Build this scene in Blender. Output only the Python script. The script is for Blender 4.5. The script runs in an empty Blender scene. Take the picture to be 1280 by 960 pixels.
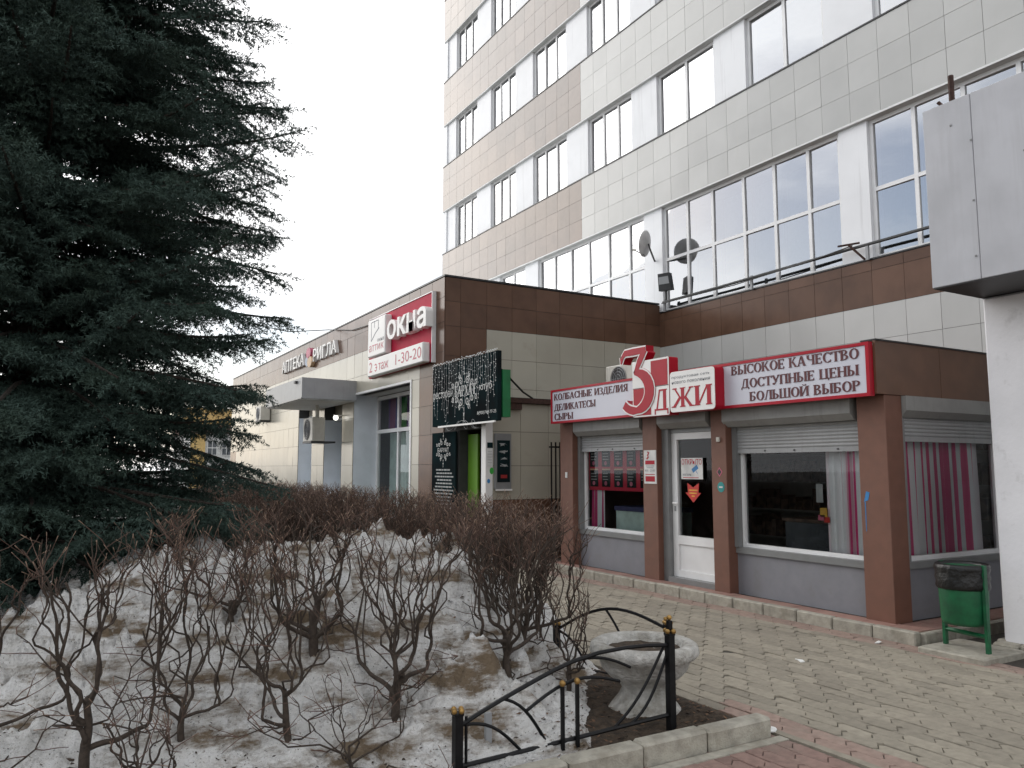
import bpy, math, random, colorsys
import numpy as np
from mathutils import Vector, noise as mnoise
random.seed(7); rng = np.random.default_rng(11)
R = math.radians
sc = bpy.context.scene
COL = sc.collection

# ------------------------------------------------------------------ camera
F = 980.0
PITCH = math.atan(105 / F); YAW = R(30.26); CAMH = 1.65
FH = Vector((math.sin(YAW), math.cos(YAW), 0)); RT = Vector((math.cos(YAW), -math.sin(YAW), 0))
cd = bpy.data.cameras.new('camera'); cam = bpy.data.objects.new('camera', cd); COL.objects.link(cam)
cam.location = (0, 0, CAMH); cam.rotation_euler = (R(90) + PITCH, 0, -YAW)
cd.sensor_width = 36; cd.lens = F / 1280 * 36; cd.clip_start = 0.05; cd.clip_end = 3000
sc.camera = cam
FW = FH * math.cos(PITCH) + Vector((0, 0, math.sin(PITCH))); CU = -FH * math.sin(PITCH) + Vector((0, 0, math.cos(PITCH)))

# ------------------------------------------------------------------ sky, sun, exposure
SUN_AZ = R(-24); SUN_EL = R(30)          # azimuth from +Y towards +X
w = bpy.data.worlds.new('World'); sc.world = w; w.use_nodes = True
nt = w.node_tree; nt.nodes.clear()
N = nt.nodes.new; L = nt.links.new
out = N('ShaderNodeOutputWorld'); bg = N('ShaderNodeBackground'); bg.inputs['Strength'].default_value = 0.15
sky = N('ShaderNodeTexSky'); sky.sky_type = 'NISHITA'; sky.sun_disc = False
sky.sun_elevation = SUN_EL; sky.sun_rotation = SUN_AZ; sky.air_density = 1.0; sky.dust_density = 1.5
tc = N('ShaderNodeTexCoord'); mp = N('ShaderNodeMapping'); mp.inputs['Location'].default_value = (2.6, 0.3, 8.75); mp.inputs['Scale'].default_value = (1, 1, 2.2)
nz = N('ShaderNodeTexNoise'); nz.inputs['Scale'].default_value = 1.5; nz.inputs['Detail'].default_value = 7; nz.inputs['Roughness'].default_value = 0.55
rmp = N('ShaderNodeValToRGB'); rmp.color_ramp.elements[0].position = 0.35; rmp.color_ramp.elements[1].position = 0.52
cl = N('ShaderNodeMixRGB'); cl.inputs['Color1'].default_value = (7.2, 7.25, 7.4, 1); cl.inputs['Color2'].default_value = (9.6, 9.6, 9.6, 1)
nz2 = N('ShaderNodeTexNoise'); nz2.inputs['Scale'].default_value = 3.2; nz2.inputs['Detail'].default_value = 5
mx = N('ShaderNodeMixRGB')
L(tc.outputs['Generated'], mp.inputs['Vector']); L(mp.outputs['Vector'], nz.inputs['Vector']); L(mp.outputs['Vector'], nz2.inputs['Vector'])
L(nz.outputs['Fac'], rmp.inputs['Fac']); L(nz2.outputs['Fac'], cl.inputs['Fac'])
# thin cloud scatters more light forward: it brightens smoothly towards the veiled sun
sunv = (math.sin(SUN_AZ)*math.cos(SUN_EL), math.cos(SUN_AZ)*math.cos(SUN_EL), math.sin(SUN_EL))
dt = N('ShaderNodeVectorMath'); dt.operation = 'DOT_PRODUCT'; dt.inputs[1].default_value = sunv; L(tc.outputs['Generated'], dt.inputs[0])
mxx = N('ShaderNodeMath'); mxx.operation = 'MAXIMUM'; mxx.inputs[1].default_value = 0; L(dt.outputs['Value'], mxx.inputs[0])
pw = N('ShaderNodeMath'); pw.operation = 'POWER'; pw.inputs[1].default_value = 6; L(mxx.outputs[0], pw.inputs[0])
ma = N('ShaderNodeMath'); ma.operation = 'MULTIPLY_ADD'; ma.inputs[1].default_value = 1.2; ma.inputs[2].default_value = 1.0; L(pw.outputs[0], ma.inputs[0])
sc_ = N('ShaderNodeVectorMath'); sc_.operation = 'SCALE'; L(cl.outputs['Color'], sc_.inputs[0]); L(ma.outputs[0], sc_.inputs['Scale'])
L(rmp.outputs['Color'], mx.inputs['Fac']); L(sky.outputs['Color'], mx.inputs['Color1']); L(sc_.outputs['Vector'], mx.inputs['Color2'])
L(mx.outputs['Color'], bg.inputs['Color']); L(bg.outputs['Background'], out.inputs['Surface'])
sd = bpy.data.lights.new('sun', 'SUN'); sd.energy = 0.8; sd.angle = R(40); sd.color = (1, 0.96, 0.9)
sun = bpy.data.objects.new('sun', sd); COL.objects.link(sun); sun.location = (-20, 10, 25)
sdir = Vector((math.sin(SUN_AZ) * math.cos(SUN_EL), math.cos(SUN_AZ) * math.cos(SUN_EL), math.sin(SUN_EL)))
sun.rotation_euler = sdir.to_track_quat('Z', 'Y').to_euler()
vs = sc.view_settings; vs.view_transform = 'Standard'; vs.look = 'None'; vs.exposure = 0.0; vs.gamma = 1.0; vs.use_curve_mapping = False
sc.cycles.use_denoising = True; sc.cycles.max_bounces = 8; sc.cycles.transparent_max_bounces = 12
sc.cycles.caustics_reflective = False; sc.cycles.caustics_refractive = False

# ------------------------------------------------------------------ materials
MATS = {}
def mat(name, col, rough=0.6, var=0.12, scale=6.0, col2=None, bump=0.0, bscale=40.0, island=0.0, spec=0.5, metal=0.0,
        stain=None, stain_amt=0.0, stain_scale=2.0, emit=0.0, streak=False, rvar=0.0):
    if name in MATS: return MATS[name]
    m = bpy.data.materials.new(name); m.use_nodes = True; t = m.node_tree; n = t.nodes; l = t.links
    b = n['Principled BSDF']; b.inputs['Roughness'].default_value = rough; b.inputs['Metallic'].default_value = metal
    b.inputs['Specular IOR Level'].default_value = spec
    tcn = n.new('ShaderNodeTexCoord'); geo = n.new('ShaderNodeNewGeometry')
    nz = n.new('ShaderNodeTexNoise'); nz.inputs['Scale'].default_value = scale; nz.inputs['Detail'].default_value = 6
    l.new(geo.outputs['Position'], nz.inputs['Vector'])
    c2 = col2 or tuple(max(0, c * (1 - 2.2 * var)) for c in col)
    mix = n.new('ShaderNodeMixRGB'); mix.inputs['Color1'].default_value = (*c2, 1); mix.inputs['Color2'].default_value = (*col, 1)
    rp = n.new('ShaderNodeValToRGB'); rp.color_ramp.elements[0].position = 0.3; rp.color_ramp.elements[1].position = 0.62
    l.new(nz.outputs['Fac'], rp.inputs['Fac']); l.new(rp.outputs['Color'], mix.inputs['Fac'])
    cur = mix.outputs['Color']
    if island:
        hs = n.new('ShaderNodeHueSaturation'); mr = n.new('ShaderNodeMapRange')
        mr.inputs['To Min'].default_value = 1 - island; mr.inputs['To Max'].default_value = 1 + island
        oi = n.new('ShaderNodeObjectInfo'); ad = n.new('ShaderNodeMath'); ad.operation = 'ADD'; fr = n.new('ShaderNodeMath'); fr.operation = 'FRACT'
        l.new(oi.outputs['Random'], ad.inputs[0]); l.new(geo.outputs['Random Per Island'], ad.inputs[1]); l.new(ad.outputs[0], fr.inputs[0])
        l.new(fr.outputs[0], mr.inputs['Value']); l.new(mr.outputs['Result'], hs.inputs['Value']); l.new(cur, hs.inputs['Color']); cur = hs.outputs['Color']
    if stain:
        n2 = n.new('ShaderNodeTexNoise'); n2.inputs['Scale'].default_value = stain_scale; n2.inputs['Detail'].default_value = 8; n2.inputs['Roughness'].default_value = 0.65
        mpp = n.new('ShaderNodeMapping'); l.new(geo.outputs['Position'], mpp.inputs['Vector'])
        if streak: mpp.inputs['Scale'].default_value = (6, 6, 0.35)
        l.new(mpp.outputs['Vector'], n2.inputs['Vector'])
        r2 = n.new('ShaderNodeValToRGB'); r2.color_ramp.elements[0].position = 0.62 - 0.25 * stain_amt; r2.color_ramp.elements[1].position = 0.72
        l.new(n2.outputs['Fac'], r2.inputs['Fac'])
        m2 = n.new('ShaderNodeMixRGB'); m2.inputs['Color2'].default_value = (*stain, 1); l.new(cur, m2.inputs['Color1'])
        ml = n.new('ShaderNodeMath'); ml.operation = 'MULTIPLY'; ml.inputs[1].default_value = min(1, 0.35 + stain_amt * 0.6)
        l.new(r2.outputs['Color'], ml.inputs[0]); l.new(ml.outputs[0], m2.inputs['Fac']); cur = m2.outputs['Color']
    l.new(cur, b.inputs['Base Color'])
    if rvar:
        mr = n.new('ShaderNodeMapRange'); mr.inputs['To Min'].default_value = max(0.02, rough - rvar); mr.inputs['To Max'].default_value = rough + rvar
        l.new(nz.outputs['Fac'], mr.inputs['Value']); l.new(mr.outputs['Result'], b.inputs['Roughness'])
    if bump:
        nb = n.new('ShaderNodeTexNoise'); nb.inputs['Scale'].default_value = bscale; nb.inputs['Detail'].default_value = 5
        l.new(geo.outputs['Position'], nb.inputs['Vector'])
        bp = n.new('ShaderNodeBump'); bp.inputs['Strength'].default_value = bump; bp.inputs['Distance'].default_value = 0.02
        l.new(nb.outputs['Fac'], bp.inputs['Height']); l.new(bp.outputs['Normal'], b.inputs['Normal'])
    if emit:
        b.inputs['Emission Color'].default_value = (*col, 1); b.inputs['Emission Strength'].default_value = emit
    MATS[name] = m; return m

def glass(name, ior=1.6, tint=(0.8, 0.85, 0.84), wave=0.0):
    m = bpy.data.materials.new(name); m.use_nodes = True; t = m.node_tree; n = t.nodes; l = t.links; n.clear()
    o = n.new('ShaderNodeOutputMaterial'); mix = n.new('ShaderNodeMixShader'); fr = n.new('ShaderNodeFresnel'); fr.inputs['IOR'].default_value = ior
    tr = n.new('ShaderNodeBsdfTransparent'); tr.inputs['Color'].default_value = (*tint, 1)
    gl = n.new('ShaderNodeBsdfGlossy'); gl.inputs['Roughness'].default_value = 0.01; gl.inputs['Color'].default_value = (0.95, 0.97, 1, 1)
    if wave:
        geo = n.new('ShaderNodeNewGeometry'); nb = n.new('ShaderNodeTexNoise'); nb.inputs['Scale'].default_value = 0.9; nb.inputs['Detail'].default_value = 1
        bp = n.new('ShaderNodeBump'); bp.inputs['Strength'].default_value = wave; bp.inputs['Distance'].default_value = 0.03
        l.new(geo.outputs['Position'], nb.inputs['Vector']); l.new(nb.outputs['Fac'], bp.inputs['Height']); l.new(bp.outputs['Normal'], gl.inputs['Normal'])
    l.new(fr.outputs[0], mix.inputs[0]); l.new(tr.outputs[0], mix.inputs[1]); l.new(gl.outputs[0], mix.inputs[2]); l.new(mix.outputs[0], o.inputs['Surface'])
    MATS[name] = m; return m

def stripes(name, axis, cols, period):
    """printed cloth: stripes along one world axis"""
    m = bpy.data.materials.new(name); m.use_nodes = True; t = m.node_tree; n = t.nodes; l = t.links
    b = n['Principled BSDF']; b.inputs['Roughness'].default_value = 0.9
    geo = n.new('ShaderNodeNewGeometry'); sx = n.new('ShaderNodeSeparateXYZ'); l.new(geo.outputs['Position'], sx.inputs[0])
    mu = n.new('ShaderNodeMath'); mu.operation = 'DIVIDE'; mu.inputs[1].default_value = period; l.new(sx.outputs[axis], mu.inputs[0])
    fr = n.new('ShaderNodeMath'); fr.operation = 'FRACT'; l.new(mu.outputs[0], fr.inputs[0])
    rp = n.new('ShaderNodeValToRGB'); rp.color_ramp.interpolation = 'CONSTANT'
    els = rp.color_ramp.elements
    for i, (p, c) in enumerate(cols):
        e = els[i] if i < 2 else els.new(p)
        e.position = p; e.color = (*c, 1)
    l.new(fr.outputs[0], rp.inputs['Fac']); l.new(rp.outputs['Color'], b.inputs['Base Color'])
    b.inputs['Subsurface Weight'].default_value = 0.0
    MATS[name] = m; return m

M = MATS
mat('beige_tile', (0.43, 0.405, 0.335), 0.22, 0.04, 1.2, island=0.05, rvar=0.06, stain=(0.30, 0.26, 0.20), stain_amt=0.12, stain_scale=1.3)
mat('grey_tile', (0.50, 0.50, 0.485), 0.2, 0.04, 1.2, island=0.06, rvar=0.08, stain=(0.47, 0.46, 0.43), stain_amt=0.15, stain_scale=1.0, streak=True)
mat('brown_tile', (0.135, 0.075, 0.05), 0.22, 0.10, 2.5, island=0.12, rvar=0.08, spec=0.22, stain=(0.10, 0.06, 0.045), stain_amt=0.1)
mat('tower_brown', (0.185, 0.140, 0.114), 0.10, 0.08, 2.5, island=0.16, rvar=0.07, spec=0.5, stain=(0.23, 0.18, 0.15), stain_amt=0.3, stain_scale=0.8)
mat('backing', (0.06, 0.06, 0.06), 0.9); mat('tower_backing', (0.16, 0.155, 0.15), 0.9)
mat('white_panel', (0.82, 0.83, 0.85), 0.45, 0.03, 1.5, stain=(0.55, 0.55, 0.56), stain_amt=0.15, stain_scale=1.0, streak=True)
mat('white_frame', (0.84, 0.84, 0.84), 0.35, 0.04, 3)
mat('soffit', (0.74, 0.75, 0.74), 0.5, 0.05, 3)
mat('black_trim', (0.02, 0.02, 0.022), 0.4)
mat('kiosk_brown', (0.185, 0.085, 0.058), 0.6, 0.06, 9, bump=0.05, bscale=200, stain=(0.15, 0.075, 0.055), stain_amt=0.5, stain_scale=4)
mat('fascia_brown', (0.15, 0.075, 0.045), 0.45, 0.10, 4, stain=(0.11, 0.055, 0.035), stain_amt=0.3, streak=True)
mat('kiosk_grey', (0.235, 0.237, 0.262), 0.55, 0.05, 8, stain=(0.175, 0.17, 0.17), stain_amt=0.45, stain_scale=4)
mat('frame_grey', (0.22, 0.225, 0.225), 0.4, 0.06, 6)
mat('shutter', (0.36, 0.365, 0.37), 0.38, 0.05, 6, stain=(0.24, 0.24, 0.24), stain_amt=0.25, stain_scale=4, streak=True)
mat('shutter_box', (0.30, 0.30, 0.29), 0.45, 0.06, 6, stain=(0.2, 0.2, 0.19), stain_amt=0.3, streak=True)
mat('sign_red', (0.40, 0.008, 0.024), 0.4, 0.05, 5, spec=0.25)
mat('sign_dark_red', (0.50, 0.02, 0.05), 0.5, 0.04, 5, spec=0.2)
mat('sign_letter', (0.10, 0.016, 0.02), 0.5, 0.02, 5)
mat('sign_face', (0.62, 0.625, 0.70), 0.35, 0.02, 2)
mat('sign_white', (0.80, 0.79, 0.77), 0.35, 0.03, 2)
mat('okna_red', (0.47, 0.02, 0.055), 0.55, 0.05, 3, spec=0.1)
mat('okna_text', (0.52, 0.06, 0.10), 0.4)
mat('slate_text', (0.16, 0.17, 0.2), 0.5)
mat('orange_tan', (0.62, 0.42, 0.25), 0.5); mat('pink_red', (0.55, 0.12, 0.2), 0.5)
mat('blue_grey', (0.35, 0.42, 0.52), 0.5)
mat('metal_grey', (0.33, 0.34, 0.35), 0.42, 0.05, 4, stain=(0.24, 0.24, 0.24), stain_amt=0.3, streak=True)
mat('jamb', (0.78, 0.83, 0.88), 0.5, 0.04, 3)
mat('ac_white', (0.60, 0.58, 0.52), 0.5, 0.06, 6, stain=(0.35, 0.31, 0.25), stain_amt=0.3, streak=True)
mat('dark_plastic', (0.03, 0.03, 0.032), 0.5)
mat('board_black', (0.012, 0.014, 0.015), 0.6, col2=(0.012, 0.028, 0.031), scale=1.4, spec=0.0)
mat('white_paint', (0.7, 0.7, 0.68), 0.6)
mat('grey_print', (0.36, 0.37, 0.37), 0.6)
mat('fairy', (0.82, 0.84, 0.84), 0.3)
mat('green_sign', (0.01, 0.16, 0.05), 0.45)
mat('green_door', (0.13, 0.29, 0.02), 0.5, 0.08, 3)
mat('green_mark', (0.05, 0.45, 0.06), 0.5); mat('blue_mark', (0.04, 0.22, 0.5), 0.5); mat('teal', (0.02, 0.28, 0.27), 0.5)
mat('red_mark', (0.30, 0.02, 0.02), 0.5); mat('bright_red', (0.60, 0.03, 0.02), 0.5); mat('yellow_print', (0.75, 0.42, 0.05), 0.5)
mat('lit_lamp', (1, 0.97, 0.88), 0.4, emit=3)
mat('concrete_column', (0.80, 0.795, 0.82), 0.75, 0.05, 2.0, bump=0.12, bscale=25, stain=(0.45, 0.44, 0.44), stain_amt=0.2, stain_scale=5)
mat('canopy_panel', (0.50, 0.505, 0.535), 0.45, 0.07, 2.5, stain=(0.41, 0.41, 0.43), stain_amt=0.45, stain_scale=2.2, streak=True)
mat('rust', (0.065, 0.03, 0.022), 0.85, 0.25, 25, bump=0.3, bscale=90)
mat('kerb', (0.40, 0.375, 0.315), 0.85, 0.14, 14, bump=0.35, bscale=70, stain=(0.20, 0.175, 0.13), stain_amt=0.5, stain_scale=5, island=0.10)
mat('paver_grey', (0.30, 0.268, 0.212), 0.82, 0.10, 18, bump=0.3, bscale=150, island=0.15, stain=(0.20, 0.175, 0.14), stain_amt=0.42, stain_scale=0.9)
mat('paver_pink', (0.315, 0.225, 0.185), 0.82, 0.12, 18, bump=0.3, bscale=150, island=0.13, stain=(0.27, 0.235, 0.195), stain_amt=0.45, stain_scale=3)
mat('paver_red', (0.275, 0.18, 0.15), 0.82, 0.12, 18, bump=0.3, bscale=150, island=0.14, stain=(0.24, 0.19, 0.155), stain_amt=0.45, stain_scale=3)
mat('step_tile', (0.33, 0.19, 0.155), 0.7, 0.10, 12, bump=0.2, bscale=90, island=0.12, stain=(0.3, 0.25, 0.2), stain_amt=0.4, stain_scale=4)
mat('grout', (0.06, 0.052, 0.042), 0.95, 0.15, 30, bump=0.4, bscale=120)
mat('asphalt', (0.12, 0.115, 0.105), 0.95, 0.15, 10, bump=0.3, bscale=60, stain=(0.55, 0.54, 0.52), stain_amt=0.7, stain_scale=0.25)
mat('soil', (0.075, 0.052, 0.034), 0.95, 0.35, 18, bump=0.9, bscale=50, stain=(0.10, 0.075, 0.05), stain_amt=0.5, stain_scale=12)
mat('iron', (0.010, 0.010, 0.011), 0.4, 0.2, 30, spec=0.2)
mat('gold', (0.42, 0.25, 0.075), 0.42, 0.25, 30, metal=0.55)
mat('planter', (0.60, 0.585, 0.55), 0.88, 0.16, 14, bump=1.0, bscale=45, stain=(0.16, 0.14, 0.10), stain_amt=0.85, stain_scale=6)
mat('bin_green', (0.008, 0.125, 0.048), 0.45, 0.15, 12, stain=(0.012, 0.05, 0.028), stain_amt=0.6, stain_scale=7)
mat('bag', (0.008, 0.008, 0.008), 0.38, bump=0.6, bscale=22)
mat('paper', (0.75, 0.75, 0.73), 0.7)
mat('bark', (0.072, 0.053, 0.040), 0.9, 0.22, 40, bump=0.5, bscale=120)
mat('twig', (0.138, 0.080, 0.058), 0.8, 0.3, 8, col2=(0.072, 0.046, 0.035))
mat('cut_tip', (0.30, 0.20, 0.14), 0.8, 0.2, 40)
mat('spruce_bark', (0.05, 0.038, 0.03), 0.95, 0.2, 20, bump=0.8, bscale=40)
mat('debris', (0.05, 0.035, 0.022), 0.9, 0.3, 20)
mat('yellow_wall', (0.60, 0.42, 0.17), 0.9); mat('far_roof', (0.20, 0.10, 0.08), 0.8)
mat('far_white', (0.72, 0.72, 0.7), 0.8); mat('dark_glass', (0.08, 0.09, 0.1), 0.2)
mat('interior', (0.10, 0.09, 0.08), 0.85); mat('interior_light', (0.30, 0.29, 0.27), 0.85)
mat('goods', (0.16, 0.10, 0.07), 0.6, 0.4, 9); mat('mint', (0.55, 0.70, 0.64), 0.4); mat('navy', (0.02, 0.025, 0.10), 0.5)
mat('office', (0.38, 0.39, 0.40), 0.9); mat('curtain_white', (0.75, 0.77, 0.78), 0.9)
mat('cable', (0.05, 0.05, 0.05), 0.6); mat('dish_white', (0.8, 0.79, 0.78), 0.5)
mat('snow_patch', (0.7, 0.71, 0.73), 0.7)
glass('pane_tower', 4.8, (0.80, 0.84, 0.86), 0.12)
glass('pane_shop', 1.36, (0.93, 0.95, 0.94), 0.05)
glass('pane_wing', 1.35, (0.9, 0.92, 0.92), 0.05)
PINK = (0.66, 0.05, 0.2); WH = (0.80, 0.80, 0.82); LP = (0.60, 0.33, 0.40)
stripes('curtain_stripe_y', 1, [(0, WH), (0.36, PINK), (0.44, WH), (0.52, LP), (0.58, PINK), (0.70, LP), (0.74, WH), (0.86, PINK), (0.90, WH)], 0.34)
stripes('curtain_stripe_x', 0, [(0, PINK), (0.20, WH), (0.42, LP), (0.47, PINK), (0.60, WH), (0.78, PINK), (0.92, WH)], 0.36)
stripes('curtain_colour', 1, [(0, (0.02, 0.16, 0.03)), (0.3, (0.03, 0.03, 0.18)), (0.5, (0.16, 0.02, 0.10)), (0.75, (0.10, 0.03, 0.17))], 1.5)
def needle_mat():
    m = mat('needles', (0.056, 0.090, 0.076), 0.65, 0.3, 2.2, col2=(0.034, 0.056, 0.040), spec=0.2); return m
needle_mat()
def snow_mat():
    m = bpy.data.materials.new('dirty_snow'); m.use_nodes = True; t = m.node_tree; n = t.nodes; l = t.links
    b = n['Principled BSDF']; b.inputs['Roughness'].default_value = 0.65
    geo = n.new('ShaderNodeNewGeometry')
    def nzz(s, d, r=0.6, sc3=None):
        x = n.new('ShaderNodeTexNoise'); x.inputs['Scale'].default_value = s; x.inputs['Detail'].default_value = d; x.inputs['Roughness'].default_value = r
        if sc3:
            mm = n.new('ShaderNodeMapping'); mm.inputs['Scale'].default_value = sc3; l.new(geo.outputs['Position'], mm.inputs['Vector']); l.new(mm.outputs['Vector'], x.inputs['Vector'])
        else: l.new(geo.outputs['Position'], x.inputs['Vector'])
        return x
    def ramp(src, a, bb):
        x = n.new('ShaderNodeValToRGB'); x.color_ramp.elements[0].position = a; x.color_ramp.elements[1].position = bb; l.new(src, x.inputs['Fac']); return x.outputs['Color']
    def mixc(f, c1, c2):
        x = n.new('ShaderNodeMixRGB'); l.new(f, x.inputs['Fac'])
        if isinstance(c1, tuple): x.inputs['Color1'].default_value = (*c1, 1)
        else: l.new(c1, x.inputs['Color1'])
        x.inputs['Color2'].default_value = (*c2, 1); return x.outputs['Color']
    c = mixc(ramp(nzz(9, 8).outputs['Fac'], 0.35, 0.7), (0.95, 0.94, 0.925), (0.84, 0.82, 0.78))
    c = mixc(ramp(nzz(1.5, 9, 0.68, (1, 1, 4.5)).outputs['Fac'], 0.485, 0.60), c, (0.22, 0.16, 0.10))
    c = mixc(ramp(nzz(38, 4, 0.7).outputs['Fac'], 0.60, 0.71), c, (0.27, 0.22, 0.165))
    c = mixc(ramp(nzz(95, 3, 0.7).outputs['Fac'], 0.64, 0.70), c, (0.07, 0.055, 0.04))
    l.new(c, b.inputs['Base Color'])
    bp = n.new('ShaderNodeBump'); bp.inputs['Strength'].default_value = 1.0; bp.inputs['Distance'].default_value = 0.06
    l.new(nzz(32, 7, 0.65).outputs['Fac'], bp.inputs['Height']); l.new(bp.outputs['Normal'], b.inputs['Normal'])
    MATS['dirty_snow'] = m
snow_mat()

# ------------------------------------------------------------------ object helpers
BASE = {}
def tag(o, label=None, cat=None, group=None, kind=None):
    if label: o['label'] = label
    if cat: o['category'] = cat
    if group: o['group'] = group
    if kind: o['kind'] = kind
    return o
def thing(name, loc, label, cat, group=None):
    o = bpy.data.objects.new(name, None); COL.objects.link(o); o.location = loc; o.empty_display_size = 0.2
    BASE[o] = Vector(loc); return tag(o, label, cat, group)
def link(name, me, material, parent=None, base=None, loc=None):
    o = bpy.data.objects.new(name, me); COL.objects.link(o)
    if material is not None and not me.materials: me.materials.append(MATS[material] if isinstance(material, str) else material)
    if parent is not None:
        o.parent = parent; BASE[o] = BASE[parent]
    else: BASE[o] = Vector(base or (0, 0, 0))
    if loc is not None: o.location = Vector(loc) - (BASE[parent] if parent is not None else Vector())
    elif parent is None: o.location = BASE[o]
    return o
class MB:
    def __init__(s): s.v = []; s.f = []
    def box(s, x0, x1, y0, y1, z0, z1):
        i = len(s.v)
        s.v += [(x0, y0, z0), (x1, y0, z0), (x1, y1, z0), (x0, y1, z0), (x0, y0, z1), (x1, y0, z1), (x1, y1, z1), (x0, y1, z1)]
        s.f += [(i, i+3, i+2, i+1), (i+4, i+5, i+6, i+7), (i, i+1, i+5, i+4), (i+1, i+2, i+6, i+5), (i+2, i+3, i+7, i+6), (i+3, i, i+4, i+7)]
        return s
    def bbox(s, x0, x1, y0, y1, z0, z1, b=0.008):
        """box with chamfered edges"""
        i = len(s.v); P = {}
        X = (x0, x1); Y = (y0, y1); Z = (z0, z1); sg = (1, -1)
        for a in (0, 1):
            for c in (0, 1):
                for d in (0, 1):
                    P[a, c, d, 'x'] = len(s.v); s.v.append((X[a], Y[c] + sg[c]*b, Z[d] + sg[d]*b))
                    P[a, c, d, 'y'] = len(s.v); s.v.append((X[a] + sg[a]*b, Y[c], Z[d] + sg[d]*b))
                    P[a, c, d, 'z'] = len(s.v); s.v.append((X[a] + sg[a]*b, Y[c] + sg[c]*b, Z[d]))
        def q(*k, flip=False): s.f.append(tuple(P[j] for j in (k[::-1] if flip else k)))
        for a in (0, 1):
            q((a,0,0,'x'), (a,1,0,'x'), (a,1,1,'x'), (a,0,1,'x'), flip=a == 0)
            q((0,a,0,'y'), (0,a,1,'y'), (1,a,1,'y'), (1,a,0,'y'), flip=a == 0)
            q((0,0,a,'z'), (1,0,a,'z'), (1,1,a,'z'), (0,1,a,'z'), flip=a == 0)
            for c in (0, 1):
                q((a,c,0,'x'), (a,c,1,'x'), (a,c,1,'y'), (a,c,0,'y'), flip=(a + c) % 2 == 0)
                q((a,0,c,'x'), (a,1,c,'x'), (a,1,c,'z'), (a,0,c,'z'), flip=(a + c) % 2 == 1)
                q((0,a,c,'y'), (1,a,c,'y'), (1,a,c,'z'), (0,a,c,'z'), flip=(a + c) % 2 == 0)
                for d in (0, 1): q((a,c,d,'x'), (a,c,d,'y'), (a,c,d,'z'), flip=(a + c + d) % 2 == 1)
        return s
    def tube(s, pts, rad, n=6, cap=True):
        pts = [Vector(p) for p in pts]
        if not hasattr(rad, '__len__'): rad = [rad] * len(pts)
        i0 = len(s.v); ref = None
        for k, p in enumerate(pts):
            t = (pts[min(k+1, len(pts)-1)] - pts[max(k-1, 0)])
            t = t.normalized() if t.length > 1e-9 else Vector((0, 0, 1))
            if ref is None: ref = Vector((1, 0, 0)) if abs(t.x) < 0.8 else Vector((0, 1, 0))
            a = (ref - t * ref.dot(t)); a = a.normalized() if a.length > 1e-6 else t.orthogonal().normalized(); ref = a; b = t.cross(a)
            for j in range(n):
                an = 2 * math.pi * j / n; s.v.append(tuple(p + (a * math.cos(an) + b * math.sin(an)) * rad[k]))
        for k in range(len(pts) - 1):
            for j in range(n):
                a0 = i0 + k*n + j; a1 = i0 + k*n + (j+1) % n
                s.f.append((a0, a1, a1 + n, a0 + n))
        if cap:
            s.f.append(tuple(i0 + j for j in range(n))[::-1]); s.f.append(tuple(i0 + (len(pts)-1)*n + j for j in range(n)))
        return s
    def lathe(s, prof, c, n=28, wob=None):
        i0 = len(s.v)
        for (r, z) in prof:
            for j in range(n):
                an = 2*math.pi*j/n; rr = r * (1 + (wob(an, z) if wob else 0)); s.v.append((c[0] + rr*math.cos(an), c[1] + rr*math.sin(an), c[2] + z))
        for k in range(len(prof)-1):
            for j in range(n):
                a0 = i0+k*n+j; a1 = i0+k*n+(j+1) % n; s.f.append((a0, a1, a1+n, a0+n))
        s.f.append(tuple(i0+j for j in range(n))[::-1]); s.f.append(tuple(i0+(len(prof)-1)*n+j for j in range(n)))
        return s
    def prism(s, poly, o, u, v, nrm, d0, d1):
        """2D polygon (counter-clockwise seen against nrm) extruded from depth d0 (back) to d1 (front) along nrm"""
        o = Vector(o); u = Vector(u); v = Vector(v); nrm = Vector(nrm); i = len(s.v); k = len(poly)
        ar = sum(poly[j][0]*poly[(j+1) % k][1] - poly[(j+1) % k][0]*poly[j][1] for j in range(k))
        if ar < 0: poly = poly[::-1]
        for d in (d0, d1): s.v += [tuple(o + u*x + v*y + nrm*d) for x, y in poly]
        s.f.append(tuple(range(i+k, i+2*k))); s.f.append(tuple(range(i, i+k))[::-1])
        for j in range(k): s.f.append((i+j, i+(j+1) % k, i+k+(j+1) % k, i+k+j))
        return s
    def sphere(s, c, r, n=8, m=5):
        prof = [(r*math.sin(math.pi*k/m)+1e-4, -r*math.cos(math.pi*k/m)) for k in range(m+1)]
        return s.lathe(prof, c, n)
    def mesh(s, name, base, smooth=False):
        me = bpy.data.meshes.new(name); b = Vector(base)
        me.from_pydata([(x-b.x, y-b.y, z-b.z) for x, y, z in s.v], [], s.f)
        if smooth: me.polygons.foreach_set('use_smooth', [True]*len(me.polygons))
        me.update(); return me
    def build(s, name, material, parent=None, smooth=False, base=None, label=None):
        b = BASE[parent] if parent is not None else Vector(base or (0, 0, 0))
        o = link(name, s.mesh(name, b, smooth), material, parent, base=b if parent is None else None)
        if label: o['label'] = label
        return o
def BX(name, m, parent, *a, **k): return MB().box(*a).build(name, m, parent, **k)
def BB(name, m, parent, *a, b=0.008, **k): return MB().bbox(*a, b=b).build(name, m, parent, **k)

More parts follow.
